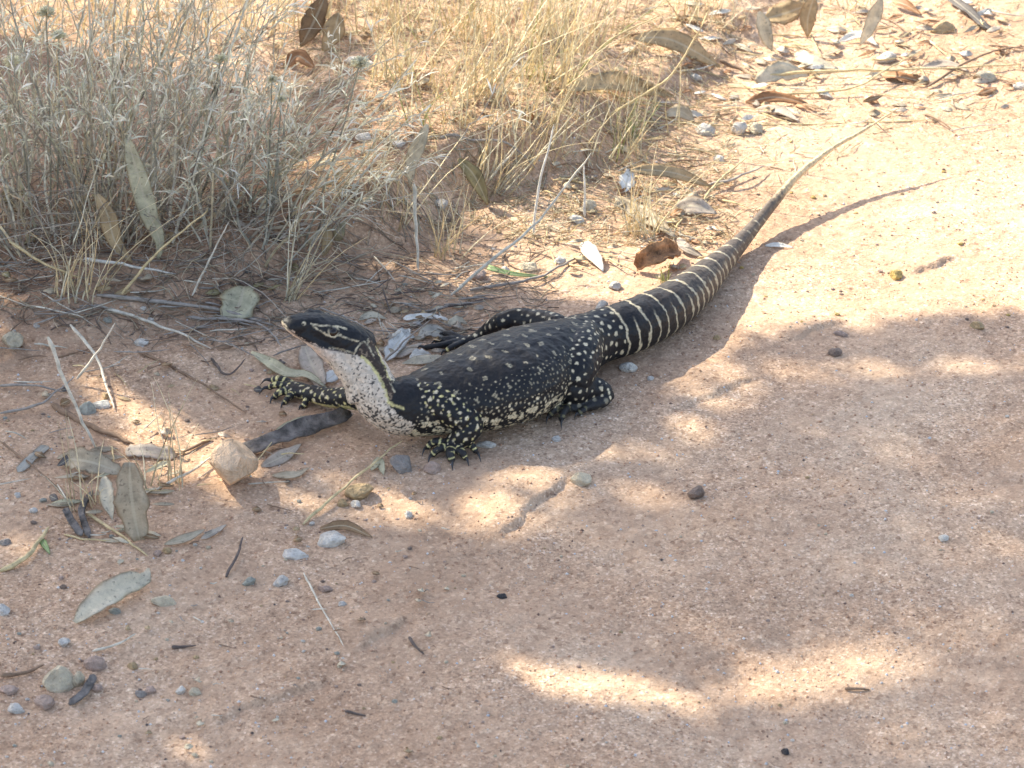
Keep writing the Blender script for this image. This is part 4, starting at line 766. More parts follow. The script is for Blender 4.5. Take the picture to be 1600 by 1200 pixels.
for path, wd, c, lb in [
    ([(76, 525, 45), (105, 605, 25), (150, 702, 2)], 8, 'pale', 'thick leaning straw stick on the left bank'), ([(0, 646, 3), (60, 632, 10), (90, 610, 14), (118, 588, 8)], 5, 'grey', 'bent grey twig at the left edge'),
    ([(80, 632, 2), (130, 660, 3), (210, 696, 2)], 12, 'brown', 'brown half buried root on the left bank'), ([(0, 603, 3), (50, 601, 10), (100, 612, 4)], 5, 'grey', 'thin grey twig crossing at the left edge'),
    ([(110, 507, 12), (150, 556, 12), (165, 600, 8), (180, 640, 3)], 6, 'pale', 'forked pale stalk on the left bank'), ([(120, 592, 6), (155, 545, 25), (180, 505, 40)], 5, 'pale', 'thin pale stalk leaning up to the right on the left bank'),
    ([(0, 892, 3), (38, 872, 8), (60, 845, 8), (78, 822, 3)], 10, 'straw', 'curved tan stick at the left edge'), ([(353, 902, 2), (370, 868, 8), (380, 838, 6)], 6, 'dark', 'dark bent twig standing on the sand at left'),
    ([(474, 894, 2), (500, 945, 3), (538, 1010, 2)], 4, 'pale', 'pale straw on the sand below the bluish pebbles'), ([(474, 818, 2), (540, 760, 10), (628, 688, 16)], 6, 'straw', 'straight straw leaning past the rounded tan stone'),
    ([(145, 1018, 2), (180, 1008, 6), (212, 990, 3)], 5, 'pale', 'short pale stick above the pinkish pebble'), ([(268, 1011, 2), (306, 1008, 3)], 5.5, 'dark', 'short dark stick on the sand at lower left'),
    ([(640, 996, 3), (650, 1010, 4), (662, 1022, 2)], 6, 'dark', 'short dark twig on the track left of the sun stripe'), ([(538, 1112, 2), (573, 1117, 2)], 5.5, 'dark', 'dark wood chip at the bottom of the track'),
    ([(1320, 1076, 2), (1360, 1077, 2)], 6, 'brown', 'small brown stick below the sun stripe'), ([(0, 1057, 3), (40, 1050, 5), (70, 1040, 3)], 8, 'brown', 'brown stick at the left edge beside the large cream pebble'),
    ([(14, 377, 25), (70, 412, 14), (138, 438, 3)], 5, 'straw', 'straw sloping down in front of the shrub at left'), ([(132, 404, 12), (200, 415, 14), (276, 427, 4)], 6, 'white', 'white straight stalk lying in front of the shrub'),
    ([(188, 462, 2), (250, 392, 40), (325, 328, 70)], 5, 'straw', 'straw leaning up through the right of the pale green leaf'), ([(300, 462, 2), (330, 400, 30), (358, 345, 55)], 4, 'pale', 'pale straw leaning beside the torn sage leaf'),
    ([(655, 505-5, 3), (700, 508-30, 5), (760, 470, 2)], 5, 'grey', 'grey twig lying behind the lizard'), ([(735, 452, 3), (800, 442, 6), (850, 430, 8), (912, 394, 4)], 6, 'grey', 'dark bowed twig behind the lizard'),
    ([(704, 462, 3), (770, 405, 10), (836, 350, 14), (925, 238, 30)], 6, 'pale', 'long pale straw slanting up behind the lizard'), ([(833, 365, 2), (842, 290, 60), (866, 195, 120)], 5, 'white', 'white upright stalk in the grass behind the lizard'),
    ([(914, 338, 2), (913, 300, 30), (912, 258, 60)], 5, 'white', 'short white upright stalk left of the tan curved leaf'), ([(646, 288, 90), (649, 340, 55), (651, 380, 20), (653, 423, 3)], 8, 'pale', 'thick pale stalk on the bank behind the head'),
    ([(658, 258, 15), (710, 226, 30), (752, 218, 34), (800, 228, 25), (838, 264, 4)], 6, 'grey', 'bowed grey twig on the bank'), ([(765, 280, 4), (790, 250, 25), (808, 232, 30)], 5, 'pale', 'short pale stick leaning on the bowed grey twig'),
    ([(795, 228, 20), (870, 243, 25), (960, 228, 30), (1040, 212, 18)], 4, 'straw', 'thin straw lying across the grass behind the tail'), ([(800, 236, 18), (980, 234, 30), (1230, 208, 12), (1472, 186, 4)], 4, 'straw', 'very long thin straw reaching past the tail tip'),
    ([(1195, 118, 10), (1320, 110, 20), (1450, 108, 16), (1605, 99, 4)], 5, 'straw', 'long straw lying along the litter at right'), ([(1210, 148, 4), (1330, 138, 12), (1385, 108, 20), (1440, 80, 10)], 4, 'straw', 'bent straw in the litter at top right'),
    ([(1450, 135, 4), (1505, 100, 12), (1560, 78, 8), (1605, 72, 3)], 5, 'brown', 'brown twig at the right end of the litter'), ([(1125, 95, 8), (1160, 110, 6), (1180, 125, 3)], 6, 'brown', 'brown bark stick left of the broad pale leaf'),
    ([(1105, 290, 3), (1150, 278, 14), (1195, 258, 10)], 5, 'grey', 'grey forked twig between the litter and thin tail'), ([(1100, 310, 3), (1125, 282, 10), (1168, 245, 22)], 5, 'straw', 'straw fork beside the grey forked twig'),
    ([(860, 200, 4), (905, 120, 80), (950, 65, 120), (1040, 20, 150)], 4, 'straw', 'long straw leaning right in the sunlit grass'), ([(950, 180, 5), (1040, 125, 50), (1085, 60, 90), (1110, 10, 120)], 4.5, 'straw', 'curved straw stem in front of the long tan leaf'),
    ([(150, 460, 2), (330, 482, 8), (400, 500, 4), (460, 520, 2)], 8, 'grey', 'grey stick lying on the bank below the shrub'), ([(160, 478, 3), (260, 512, 8), (330, 545, 3)], 6, 'pale', 'pale stick crossing the grey stick on the bank'),
    ([(215, 548, 2), (300, 590, 4), (385, 645, 2)], 5, 'brown', 'thin dark twig sloping down toward the bark strip'), ([(290, 495, 3), (400, 505, 6), (440, 540, 2)], 6, 'grey', 'grey stick left of the snout'),
    ([(245, 765, 3), (300, 735, 12), (350, 700, 4)], 5, 'pale', 'pale stick rising from the clump to the peach stone'), ([(135, 800, 3), (190, 838, 4), (230, 868, 2)], 6, 'straw', 'straw lying under the mottled grey leaf'),
    ([(100, 835, 2), (130, 842, 3), (175, 845, 2)], 4, 'straw', 'short straw below the charred stick'), ([(0, 690, 3), (60, 735, 5), (120, 790, 2)], 4, 'brown', 'thin brown twig at the left under the flat strip'),
    ([(390, 745, 3), (398, 725, 12), (425, 690, 18)], 3, 'straw', 'thin yellow straw beside the peach stone'), ([(330, 560, 3), (355, 585, 5), (385, 560, 6)], 5, 'dark', 'small dark stick on the bank left of the foot'),
    ([(596, 570, 4), (630, 535, 30), (672, 500, 45)], 4, 'grey', 'thin grey straw leaning behind the neck'), ([(330, 205+480, 2), (300, 700, 3), (262, 715, 2)], 6, 'brown', 'flat brown stick behind the peach stone')]:
    twig(path, wd, TCOL[c], lb)
def sticks(n, box, lab, grp, cols, lo=25, hi=80, wd=(2, 4), name='twig', cat='twig'):
    for _ in range(n):
        px = rng.uniform(box[0], box[2]); py = rng.uniform(box[1], box[3]); L = rng.uniform(lo, hi); an = rng.normal(0.15, 0.55); dx, dy = math.cos(an)*L/2, math.sin(an)*L/2*0.6
        b = rng.uniform(-6, 6); cw = cols[rng.integers(len(cols))]; c = np.array(TCOL[cw])*rng.uniform(0.75, 1.15); lab = 'fine %s %s lying on the ground near %s' % (WORD[cw], cat, near(px, py))
        twig([(px-dx, py-dy, rng.uniform(1, 8)), (px, py+b*0.5, 2+rng.uniform(1, 8)), (px+dx, py+dy, rng.uniform(1, 8))], rng.uniform(*wd), tuple(c), lab, name, cat, lab, n=9, sides=4)
sticks(70, (0, 400, 560, 560), 'fine dead twig lying below the grey shrub', 'fine twigs below the shrub', ['grey', 'pale', 'brown', 'grey'], 40, 130, (2, 4))
sticks(60, (540, 400, 800, 520), 'fine twig in the tangle behind the head', 'fine twigs behind the head', ['grey', 'brown', 'dark', 'pale'], 20, 90, (2, 4))
sticks(60, (860, 230, 1150, 430), 'fine straw in the litter left of the tail', 'fine straws left of the tail', ['straw', 'pale', 'brown', 'straw'], 20, 70, (2, 4), 'grass_straw', 'straw')
sticks(80, (1000, 0, 1600, 200), 'fine straw in the litter at top right', 'fine straws at top right', ['straw', 'pale', 'brown', 'straw'], 20, 90, (2, 4), 'grass_straw', 'straw')
sticks(40, (0, 560, 460, 860), 'fine twig on the sand left of the lizard', 'fine twigs left of the lizard', ['grey', 'pale', 'brown', 'straw'], 20, 70, (2, 3.5))
sticks(30, (100, 820, 760, 1180), 'fine twig on the shaded sand at lower left', 'fine twigs at lower left', ['brown', 'grey', 'pale'], 8, 24, (2, 3.5))

# ------------------------------------------------------------------ dry grass
def grass(base, nbl, length, spread, lean, cmix, label, name='grass_tuft', cat='grass tuft', group=None, rad=0.0011, droop=0.30, kind=None, heads=0):
    """base: world point; stems grow from a small disc"""
    n = 9; nbl = int(nbl*0.75); ph = rng.uniform(0, 2*math.pi, nbl); rr = spread*1.05*np.sqrt(rng.random(nbl))
    B = np.stack([base[0]+rr*np.cos(ph), base[1]+rr*np.sin(ph)*0.8], -1); z = hgt(B[:, 0], B[:, 1])-0.003
    L = length*1.3*(0.3+0.7*rng.random(nbl)**1.3); out = rng.normal(0, 0.21, (nbl, 2))+np.array(lean)[None]; dr = rng.normal(0, droop, (nbl, 2))*(0.35+rng.random((nbl, 1))**3)
    t = np.linspace(0, 1, n)[None, :]
    P = np.zeros((nbl, n, 3)); P[..., 0] = B[:, :1]+L[:, None]*(out[:, :1]*t+dr[:, :1]*t**2.2); P[..., 1] = B[:, 1:]+L[:, None]*(out[:, 1:]*t+dr[:, 1:]*t**2.2)
    P[..., 2] = z[:, None]+L[:, None]*np.sqrt(np.clip(1-0.45*(out**2).sum(1), 0.25, 1))[:, None]*(t-0.18*np.abs(dr).sum(1)[:, None]*t**2)
    wob = rng.normal(0, 1, (nbl, n, 3)); wob[:, 0] = 0; P = P+np.cumsum(wob, 1)*0.0011*(L[:, None, None]/0.2)
    rad_ = rad*rng.uniform(0.55, 1.35, nbl)[:, None]*np.linspace(1, 0.25, n)[None, :]
    Vb, Fb = tubes(P, rad_, 3)
    pal = np.array(cmix); c = pal[rng.integers(len(pal), size=nbl)]*rng.uniform(0.75, 1.2, (nbl, 1)); Cc = np.repeat(c, n*3, axis=0)
    o0 = np.array([base[0], base[1], float(hgt(base[0], base[1]))]); me = mesh_np(name, Vb-o0, Fb); set_col(me, Cc)
    o = link(name, me, M_PLANT, None, label, cat, group, kind); o.location = o0; return o
STRAW = [(0.84, 0.74, 0.52), (0.87, 0.80, 0.61), (0.80, 0.67, 0.44), (0.89, 0.84, 0.68), (0.82, 0.71, 0.48)]
GREENISH = STRAW*2+[(0.52, 0.54, 0.24)]
for px, py, nb, ln, sp, lean, cm, lb in [
    (625, 130, 60, .16, .05, (0.1, 0), STRAW, 'sunlit straw tuft just right of the shrub'), (690, 60, 90, .20, .08, (0, 0), GREENISH, 'tall straw tuft at the top with some green in it'),
    (745, 150, 80, .20, .05, (0.25, 0), STRAW, 'straw tuft leaning right above the bank'), (690, 190, 45, .13, .05, (0, 0), GREENISH, 'thin straw tuft on the bank edge with green blades'),
    (800, 60, 100, .20, .08, (0.15, 0), STRAW, 'dense straw tuft at the top centre'), (860, 130, 90, .20, .05, (0.15, -0.05), GREENISH, 'big straw tuft with a green heart above the lizard'),
    (905, 60, 80, .20, .07, (0.2, 0), STRAW, 'straw tuft left of the long tan leaf'), (830, 215, 60, .16, .05, (0.25, -0.1), STRAW, 'low straw tuft at the bank foot above the lizard'),
    (940, 215, 45, .13, .06, (0.2, -0.1), STRAW, 'straw tuft below the wide bark curl'), (1000, 180, 35, .13, .06, (0.1, 0), STRAW, 'thin straw tuft right of the wide bark curl'),
    (985, 250, 24, .10, .03, (-.1, 0), GREENISH, 'small tuft with green sprig above the tan curved leaf'), (770, 260, 35, .14, .03, (0.35, 0), STRAW, 'leaning straw tuft by the olive leaf'),
    (1010, 365, 60, .11, .025, (-.15, 0.1), STRAW, 'fine bleached tuft behind the curled bark'), (700, 400, 26, .13, .02, (0.15, 0), STRAW, 'sparse straw tuft behind the lizard on the bank foot'),
    (600, 320, 22, .15, .03, (0.4, 0), STRAW, 'sparse straw tuft leaning right on the shaded bank'), (450, 470, 24, .15, .01, (0.45, 0.1), STRAW, 'straw tuft leaning right above the head'),
    (255, 760, 22, .13, .025, (0.05, 0), STRAW, 'small dry tuft beside the mottled grey leaf'), (130, 790, 16, .10, .02, (-.05, 0), STRAW, 'small dry tuft left of the pale curled leaf'),
    (120, 460, 40, .16, .03, (0.3, 0), STRAW, 'straw tuft in front of the shrub at left'), (1040, 442, 14, .03, .008, (0, 0), [(0.45, 0.5, 0.2), (0.6, 0.6, 0.35)], 'tiny green sprout beside the tail'),
    (985, 215, 16, .07, .012, (0.3, 0), [(0.40, 0.46, 0.24), (0.5, 0.52, 0.33)], 'grey green sprig under the thin straw'), (1105, 30, 40, .12, .06, (0.1, 0), STRAW, 'straw tuft at the top of the litter'),
    (1290, 10, 36, .10, .08, (0.1, 0), STRAW, 'straw tuft at the top beside the tan standing leaf'), (560, 40, 70, .15, .08, (0.05, 0), STRAW, 'straw tuft behind the brown standing leaf'),
    (420, 50, 90, .18, .1, (0.0, 0), STRAW, 'sunlit straw tuft seen through the shrub'), (250, 60, 110, .2, .12, (0, 0), STRAW, 'sunlit straw tuft behind the middle of the shrub'),
    (90, 40, 90, .2, .12, (0, 0), STRAW, 'straw tuft behind the left of the shrub')]:
    grass(G(px, py), nb, ln, sp, lean, cm, lb)
# chaff between the tufts
n = 10000
pxs = np.where(rng.random(n) < .6, rng.uniform(420, 1150, n), rng.uniform(0, 1600, n)); pys = rng.uniform(-60, 330, n)
keep = pys < np.interp(pxs, [0, 400, 560, 750, 1000, 1150, 1350, 1600], [430, 440, 330, 300, 420, 330, 170, 130]); pxs, pys = pxs[keep], pys[keep]; n = len(pxs)
D = CF[None]+np.outer((pxs-800)/800*TH, CR)-np.outer((pys-600)/800*TH, CU); P0 = CPOS+D*((0.05-CPOS[2])/D[:, 2])[:, None]
an = rng.uniform(0, 2*math.pi, n); L = rng.uniform(0.006, 0.04, n); m_ = 4; t = np.linspace(-.5, .5, m_)
P = np.zeros((n, m_, 3)); P[..., 0] = P0[:, :1]+np.cos(an)[:, None]*L[:, None]*t; P[..., 1] = P0[:, 1:2]+np.sin(an)[:, None]*L[:, None]*t
P[..., 2] = hgt(P[..., 0], P[..., 1])+0.0008+rng.uniform(0, .006, n)[:, None]*rng.random((n, 1))+t[None]*rng.normal(0, .006, n)[:, None]
P[..., 2] = np.maximum(P[..., 2], hgt(P[..., 0], P[..., 1])+0.0003)
Vb, Fb = tubes(P, np.repeat(rng.uniform(.0003, .0008, n)[:, None], m_, 1), 3)
pal = np.array(STRAW+[(0.50, 0.37, 0.23), (0.60, 0.50, 0.36)]); c = pal[rng.integers(len(pal), size=n)]*rng.uniform(.7, 1.15, (n, 1))
me = mesh_np('chaff', Vb, Fb); set_col(me, np.repeat(c, m_*3, axis=0)); link('dry_grass_chaff', me, M_PLANT, kind='stuff', label='short straw chaff lying between the grass tufts', cat='straw')

n = 1900
pxs = rng.uniform(-30, 860, n); pys = rng.uniform(330, 540, n); keep = (pys < np.interp(pxs, [0, 300, 480, 620, 760, 860], [500, 530, 520, 560, 500, 470])) & (rng.random(n) < 0.35+vnoise(pxs*.02, pys*.03)+.4); pxs, pys = pxs[keep], pys[keep]; n = len(pxs)
D = CF[None]+np.outer((pxs-800)/800*TH, CR)-np.outer((pys-600)/800*TH, CU); P0 = CPOS+D*((0.02-CPOS[2])/D[:, 2])[:, None]
an = rng.normal(0, .8, n); L = rng.uniform(0.008, 0.06, n); m_ = 6; t = np.linspace(-.5, .5, m_); bd = rng.normal(0, .35, n)
P = np.zeros((n, m_, 3)); P[..., 0] = P0[:, :1]+L[:, None]*(np.cos(an)[:, None]*t-np.sin(an)[:, None]*bd[:, None]*t*t*2); P[..., 1] = P0[:, 1:2]+L[:, None]*(np.sin(an)[:, None]*t+np.cos(an)[:, None]*bd[:, None]*t*t*2)
P[..., 2] = hgt(P[..., 0], P[..., 1])+0.0006+(rng.random(n)**2*.010)[:, None]+t[None]*rng.normal(0, .006, n)[:, None]; P[..., 2] = np.maximum(P[..., 2], hgt(P[..., 0], P[..., 1])+0.0003)
Vb, Fb = tubes(P, np.repeat(rng.uniform(.0003, .0010, n)[:, None], m_, 1), 3)
pal = np.array([(0.45, 0.37, 0.29), (0.55, 0.47, 0.37), (0.36, 0.28, 0.21), (0.66, 0.56, 0.40), (0.28, 0.21, 0.17), (0.48, 0.37, 0.27)]); c = pal[rng.integers(len(pal), size=n)]*rng.uniform(.7, 1.15, (n, 1))
me = mesh_np('twig_litter', Vb, Fb); set_col(me, np.repeat(c, m_*3, axis=0)); link('twig_litter', me, M_PLANT, kind='stuff', label='broken fine twigs matted on the bank below the shrubs', cat='twigs')

# ------------------------------------------------------------------ grey shrubs
GREY = [(0.80, 0.76, 0.63), (0.85, 0.81, 0.69), (0.74, 0.70, 0.58), (0.82, 0.74, 0.57), (0.62, 0.54, 0.43), (0.70, 0.67, 0.50), (0.80, 0.76, 0.64), (0.78, 0.68, 0.48)]
def shrub(base, nst, height, spread, lean, label, nleaf=4, tangle=120, heads=()):
    root = link('grey_shrub', None, label=label, cat='shrub'); root.location = (base[0], base[1], float(hgt(base[0], base[1]))); o0 = np.array(root.location); root.empty_display_size = 0.05
    n = 11; t = np.linspace(0, 1, n)[None, :]
    def stems(B, D, L, rad, curve):
        k = len(B); bend = rng.normal(0, curve, (k, 3)); bend[:, 2] = -np.abs(bend[:, 2])*0.5
        P = B[:, None]+L[:, None, None]*(D[:, None]*t[..., None]+bend[:, None]*(t**2)[..., None])
        w_ = rng.normal(0, 1, (k, n, 3)); w_[:, 0] = 0; P = P+np.cumsum(w_, 1)*0.0022
        return P, rad[:, None]*np.linspace(1, 0.45, n)[None]
    ph = rng.uniform(0, 2*math.pi, nst); r_ = spread*np.sqrt(rng.random(nst)); B = np.stack([base[0]+r_*np.cos(ph), base[1]+r_*np.sin(ph)*0.7, np.zeros(nst)], -1); B[:, 2] = hgt(B[:, 0], B[:, 1])-.004
    D = np.stack([rng.normal(lean[0], .30, nst)+0.35*np.cos(ph)*r_/spread, rng.normal(lean[1], .25, nst), np.ones(nst)], -1); D /= np.linalg.norm(D, axis=1, keepdims=True)
    L = height*rng.uniform(.45, 1.05, nst); P1, R1 = stems(B, D, L, rng.uniform(.0010, .0026, nst), .13)
    sub = []; 
    for i in range(nst):
        for _ in range(4):
            k = rng.integers(4, n-1); sub.append((P1[i, k], P1[i, k]-P1[i, k-1], L[i]))
    B2 = np.array([s_[0] for s_ in sub]); D2 = np.array([s_[1]/np.linalg.norm(s_[1]) for s_ in sub])+rng.normal(0, .38, (len(sub), 3)); D2 /= np.linalg.norm(D2, axis=1, keepdims=True)
    L2 = np.array([s_[2] for s_ in sub])*rng.uniform(.15, .42, len(sub)); P2, R2 = stems(B2, D2, L2, rng.uniform(.0005, .0011, len(sub)), .14)
    P = np.concatenate([P1, P2]); RR = np.concatenate([R1, R2]); Vb, Fb = tubes(P, RR, 3)
    pal = np.array(GREY); c = pal[rng.integers(len(pal), size=len(P))]*rng.uniform(.7, 1.15, (len(P), 1))
    me = mesh_np('stems', Vb-o0, Fb); set_col(me, np.repeat(c, n*3, axis=0)); link('stems', me, M_PLANT, root, kind='stuff')
    # narrow leaves
    k = len(P)*nleaf; ii = rng.integers(len(P), size=k); jj = rng.integers(3, n, size=k); q = P[ii, jj]; q = q[:]
    T = P[ii, jj]-P[ii, jj-1]; T /= np.linalg.norm(T, axis=1, keepdims=True)+1e-9; d = T*1.1+rng.normal(0, .5, (k, 3)); d /= np.linalg.norm(d, axis=1, keepdims=True)
    l = rng.uniform(.010, .030, k); s_ = np.cross(d, rng.normal(size=(k, 3))); s_ /= np.linalg.norm(s_, axis=1, keepdims=True); wl = rng.uniform(.0008, .0015, k)
    sag = np.array([0, 0, -1.0])[None]*(l*0.15)[:, None]
    a_ = q; b_ = q+d*(l*.5)[:, None]; c_ = q+d*l[:, None]+sag
    Vl = np.stack([a_-s_*wl[:, None]*.5, a_+s_*wl[:, None]*.5, b_-s_*wl[:, None], b_+s_*wl[:, None], c_-s_*wl[:, None]*.3, c_+s_*wl[:, None]*.3], 1)
    Fl = (np.array([[0, 1, 3, 2], [2, 3, 5, 4]])[None]+(np.arange(k)*6)[:, None, None]).reshape(-1, 4)
    palL = np.array([(0.80, 0.79, 0.65), (0.86, 0.84, 0.72), (0.74, 0.75, 0.58), (0.82, 0.76, 0.60), (0.87, 0.85, 0.76)]); cl = palL[rng.integers(5, size=k)]*rng.uniform(.8, 1.15, (k, 1))
    me = mesh_np('leaves', Vl.reshape(-1, 3)-o0, Fl); set_col(me, np.repeat(cl, 6, axis=0)); link('leaves', me, M_PLANT, root, kind='stuff')
    # dead tangle round the foot
    if tangle:
        ph = rng.uniform(0, 2*math.pi, tangle); r_ = spread*1.5*np.sqrt(rng.random(tangle)); B = np.stack([base[0]+r_*np.cos(ph), base[1]+r_*np.sin(ph)*.7-.02, np.zeros(tangle)], -1); B[:, 2] = hgt(B[:, 0], B[:, 1])+rng.uniform(0, .15, tangle)*rng.random(tangle)
        D = np.stack([rng.normal(.2, .8, tangle), rng.normal(-.1, .5, tangle), rng.normal(.25, .45, tangle)], -1); D /= np.linalg.norm(D, axis=1, keepdims=True)
        P3, R3 = stems(B, D, rng.uniform(.05, .16, tangle), rng.uniform(.0005, .0012, tangle), .45); P3[..., 2] = np.maximum(P3[..., 2], hgt(P3[..., 0], P3[..., 1])+.0006)
        Vb, Fb = tubes(P3, R3, 3); pal = np.array([(0.66, 0.59, 0.50), (0.76, 0.69, 0.58), (0.54, 0.46, 0.38), (0.78, 0.68, 0.50), (0.40, 0.33, 0.27)]); c = pal[rng.integers(5, size=tangle)]*rng.uniform(.7, 1.15, (tangle, 1))
        me = mesh_np('dead_twigs', Vb-o0, Fb); set_col(me, np.repeat(c, n*3, axis=0)); link('dead_twigs', me, M_PLANT, root, kind='stuff')
    # fluffy seed heads on their own stalks
    for hx, hy, sz in heads:
        top = plane(hx, hy, 0); yy = base[1]-0.02; dr = ray(hx, hy); top = CPOS+dr*((yy-CPOS[1])/dr[1]); k = mpp(top); r_ = sz*k/2
        b0 = np.array([base[0]+(top[0]-base[0])*.45, yy+.02, 0]); b0[2] = float(hgt(b0[0], b0[1])); S = spline([b0, (b0+top)/2+np.array([(top[0]-b0[0])*.12, 0, .02]), top], 10)
        Vs, Fs = tubes(S[None], np.linspace(.0015, .0009, 10)[None], 5); me = mesh_np('flower_stalk', Vs-o0, Fs); set_col(me, np.tile((0.40, 0.39, 0.31), (len(Vs), 1))); stk = link('flower_stalk', me, M_PLANT, root)
        m_ = 300; dv = rng.normal(size=(m_, 3)); dv[:, 2] = np.abs(dv[:, 2])*.9-.25; dv /= np.linalg.norm(dv, axis=1, keepdims=True); PP = top[None, None]+dv[:, None]*np.linspace(.1, 1, 3)[None, :, None]*(r_*(.45+.6*rng.random(m_)))[:, None, None]*np.array([1, 1, .75])
        Vh, Fh = tubes(PP, np.tile(np.array([.0009, .0014, .0011]), (m_, 1)), 3); me = mesh_np('seed_head', Vh-o0, Fh); link('seed_head', me, M_FLUFF, stk, color=(0.92, 0.86, 0.64))
shrub(G(60, 365), 58, .42, .12, (0.0, 0), 'dense grey shrub at the left edge with pale seed heads', heads=[(72, 20, 30), (92, 56, 24), (20, 97, 32)], tangle=190)
shrub(G(235, 352), 52, .40, .11, (0.15, 0), 'grey shrub rising behind the long pale green leaf', heads=[(345, 92, 24)], tangle=190)
shrub(G(395, 365), 40, .34, .09, (0.38, 0), 'loose grey shrub leaning right above the head of the lizard', heads=[(562, 100, 34), (425, 124, 18), (440, 155, 16)], tangle=110)
shrub(G(150, 280), 34, .34, .13, (0.05, 0), 'grey shrub at the back left behind the others', nleaf=3, tangle=80)

# ------------------------------------------------------------------ gum tree outside the picture: its crown throws the dappled shade
LIT = [(1.0, [(560, -300), (2400, -300), (2400, 470), (1600, 492), (1480, 500), (1350, 515), (1230, 528), (1140, 560), (1075, 592), (1030, 575), (1060, 520), (1010, 500), (960, 470), (900, 470), (830, 452), (760, 430), (760, 330), (850, 240), (720, 220), (640, 170), (560, 120)]),
       (0.68, [(480, 340), (600, 330), (700, 290), (780, 300), (800, 470), (660, 460), (520, 420)]),
       (1.0, [(-200, -300), (600, -300), (600, 120), (430, 190), (200, 160), (-200, 60)]),
       (0.5, [(330, 150), (600, 120), (640, 220), (480, 270)]),
       (0.84, [(425, 775), (520, 742), (600, 752), (690, 780), (760, 748), (800, 705), (860, 690), (960, 680), (1010, 700), (930, 735), (880, 790), (790, 835), (700, 825), (600, 820), (500, 812), (440, 800)]),
       (0.75, [(980, 690), (1090, 640), (1200, 590), (1180, 640), (1080, 690), (1000, 720)]),
       (0.2, [(890, 740), (1010, 720), (1140, 780), (1120, 850), (960, 850), (880, 800)]),
       (1.0, [(775, 1052), (860, 1042), (960, 1060), (1060, 1070), (1180, 1044), (1300, 1014), (1420, 1004), (1405, 1036), (1250, 1074), (1120, 1110), (1040, 1126), (950, 1110), (850, 1084)]),
       (0.8, [(115, 575), (200, 600), (290, 650), (335, 690), (335, 765), (250, 760), (150, 695)]), (0.9, [(-40, 500), (62, 498), (75, 562), (-40, 566)]), (0.9, [(330, 690), (400, 690), (425, 790), (340, 785)]),
       (0.5, [(0, 830), (80, 835), (90, 885), (0, 890)]),
       (0.55, [(1000, 575), (1250, 560), (1650, 562), (1650, 605), (1300, 600), (1050, 640)]), (0.12, [(1470, 850), (1700, 800), (1700, 1000), (1500, 985)]), (0.13, [(700, 860), (900, 700), (1700, 640), (1700, 1200), (1400, 1180), (1000, 960)])]
def lit_at(P):
    u, v = topx(P); out = np.where((v < 300) & (u > 640), 1.0, 0.0)
    out = np.where((u > 1620) & (v < 520), 1.0, out)
    for val, poly in LIT: out = np.where(inpoly(u, v, poly), np.maximum(out, val), out)
    return out
cand = 120000
gxy = np.stack([rng.uniform(-1.9, 1.7, cand), rng.uniform(-1.6, 2.3, cand), np.zeros(cand)], -1)
hh = rng.uniform(1.95, 2.7, cand)
lit = np.maximum(lit_at(gxy), 0)
sv = np.array([SUN[0]/SUN[2], SUN[1]/SUN[2], 1.0])
for dx, dy in ((.007, 0), (-.007, 0), (0, .010), (0, -.010)): lit = np.maximum(lit, np.where(lit_at(gxy+np.array([dx, dy, 0])) > 0.85, 0.97, 0))
tau = -np.log(np.clip(lit, 0.015, 1)); keepl = rng.random(cand) < tau/5.5/np.where((lit > 0.03) & (lit < 0.7), 0.49, 1.0)
uo, vo_ = topx(gxy); seen = (uo > -120) & (uo < 1720) & (vo_ > -150) & (vo_ < 1330); keepl &= seen | (rng.random(cand) < 0.3)
gl = gxy[keepl]; hl = hh[keepl]; part = lit[keepl]; hl = np.where((part > 0.03) & (part < 0.7), hl*1.55, hl); LP = gl+sv[None]*hl[:, None]; k = len(LP)
tree = link('gum_tree', None, label='gum tree beyond the picture whose crown shades the lizard', cat='tree'); tb = np.array([-4.9, 2.2, 0.0]); tb[2] = float(hgt(tb[0], tb[1])); tree.location = tb
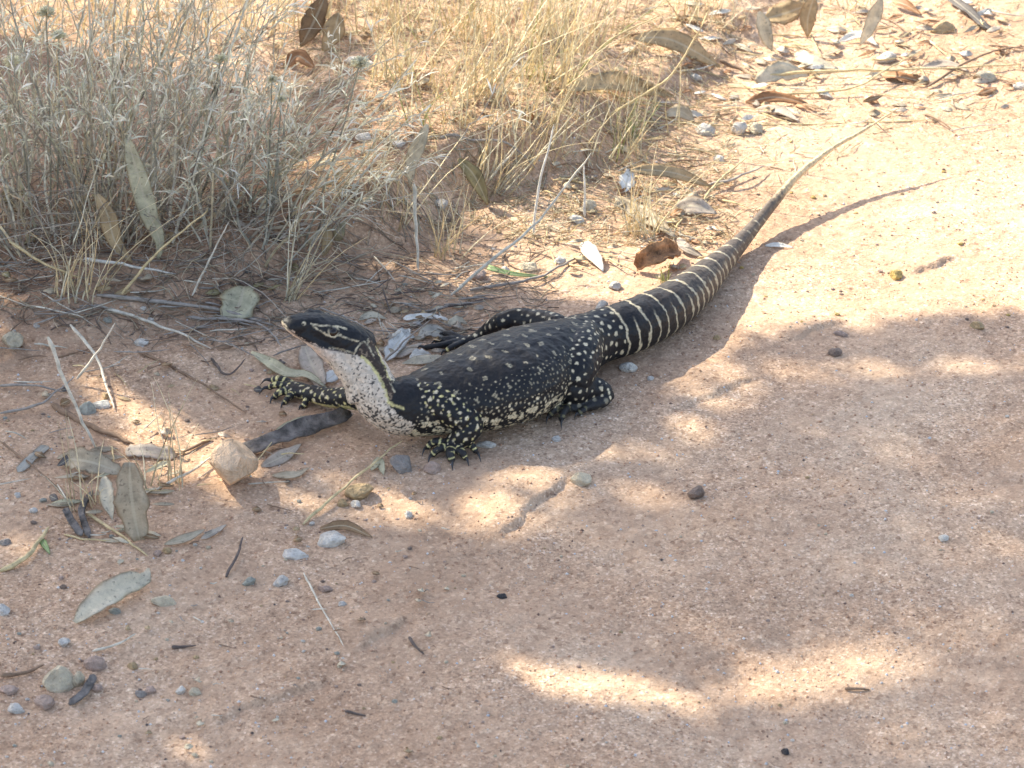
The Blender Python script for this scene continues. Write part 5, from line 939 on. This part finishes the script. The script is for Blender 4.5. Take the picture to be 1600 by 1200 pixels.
d = rng.normal(size=(k, 3))*np.array([.6, .6, .5])+np.array([0, 0, -.35]); d /= np.linalg.norm(d, axis=1, keepdims=True); s_ = np.cross(d, rng.normal(size=(k, 3))+SUN[None]*0.8); s_ /= np.linalg.norm(s_, axis=1, keepdims=True)
nn_ = np.cross(d, s_); l = rng.uniform(.055, .10, k)/2; wl = rng.uniform(.010, .017, k); sm = np.where((part > 0.03) & (part < 0.7), 0.7, 1.0); l *= sm; wl *= sm
Vl = np.stack([LP-d*l[:, None], LP-d*(l*.2)[:, None]+s_*wl[:, None]+nn_*.002, LP-d*(l*.2)[:, None]-s_*wl[:, None]+nn_*.002, LP+d*(l*.45)[:, None]+s_*(wl*.7)[:, None], LP+d*(l*.45)[:, None]-s_*(wl*.7)[:, None], LP+d*l[:, None]], 1)
Fl = (np.array([[0, 2, 1], [1, 2, 4], [1, 4, 3], [3, 4, 5]])[None]+(np.arange(k)*6)[:, None, None]).reshape(-1, 3)
me = mesh_np('crown', Vl.reshape(-1, 3)-tb, Fl); set_col(me, np.repeat(np.array([(0.07, 0.09, 0.045)])*rng.uniform(.7, 1.3, (k, 1)), 6, axis=0)); link('crown', me, vcol_material('gum_leaf', 0.5, 0.2, 0.4), tree, kind='stuff')
top = np.array([-3.6, 2.4, 2.25]); S = spline([tb-tb-[0, 0, .1], np.array([.1, .05, 1.0]), np.array([.6, .1, 1.7]), top-tb], 14); Vt, Ft = tubes(S[None], np.linspace(.13, .07, 14)[None], 12)
trk = link('trunk', mesh_np('trunk', Vt, Ft), M_BARK, tree, color=(0.4, 0.34, 0.28))
# limbs reach into the thick of the crown, never across a gap
dens = gl[lit_at(gl) < 0.05]; hd_ = hl[lit_at(gl) < 0.05]
for i in range(16):
    for _ in range(40):
        j = rng.integers(len(dens)); e = dens[j]+sv*hd_[j]; mid = (top+e)/2+np.array([0, 0, .25]); Sx = spline([top-[0, 0, .1], mid, e], 16)
        gp = Sx-sv[None]*Sx[:, 2:3]
        if lit_at(gp).max() < 0.6: break
    else: continue
    Vt, Ft = tubes((Sx-tb)[None], np.linspace(.03, .006, 16)[None], 7); link('limb', mesh_np('limb', Vt, Ft), M_BARK, tree, color=(0.4, 0.34, 0.28))
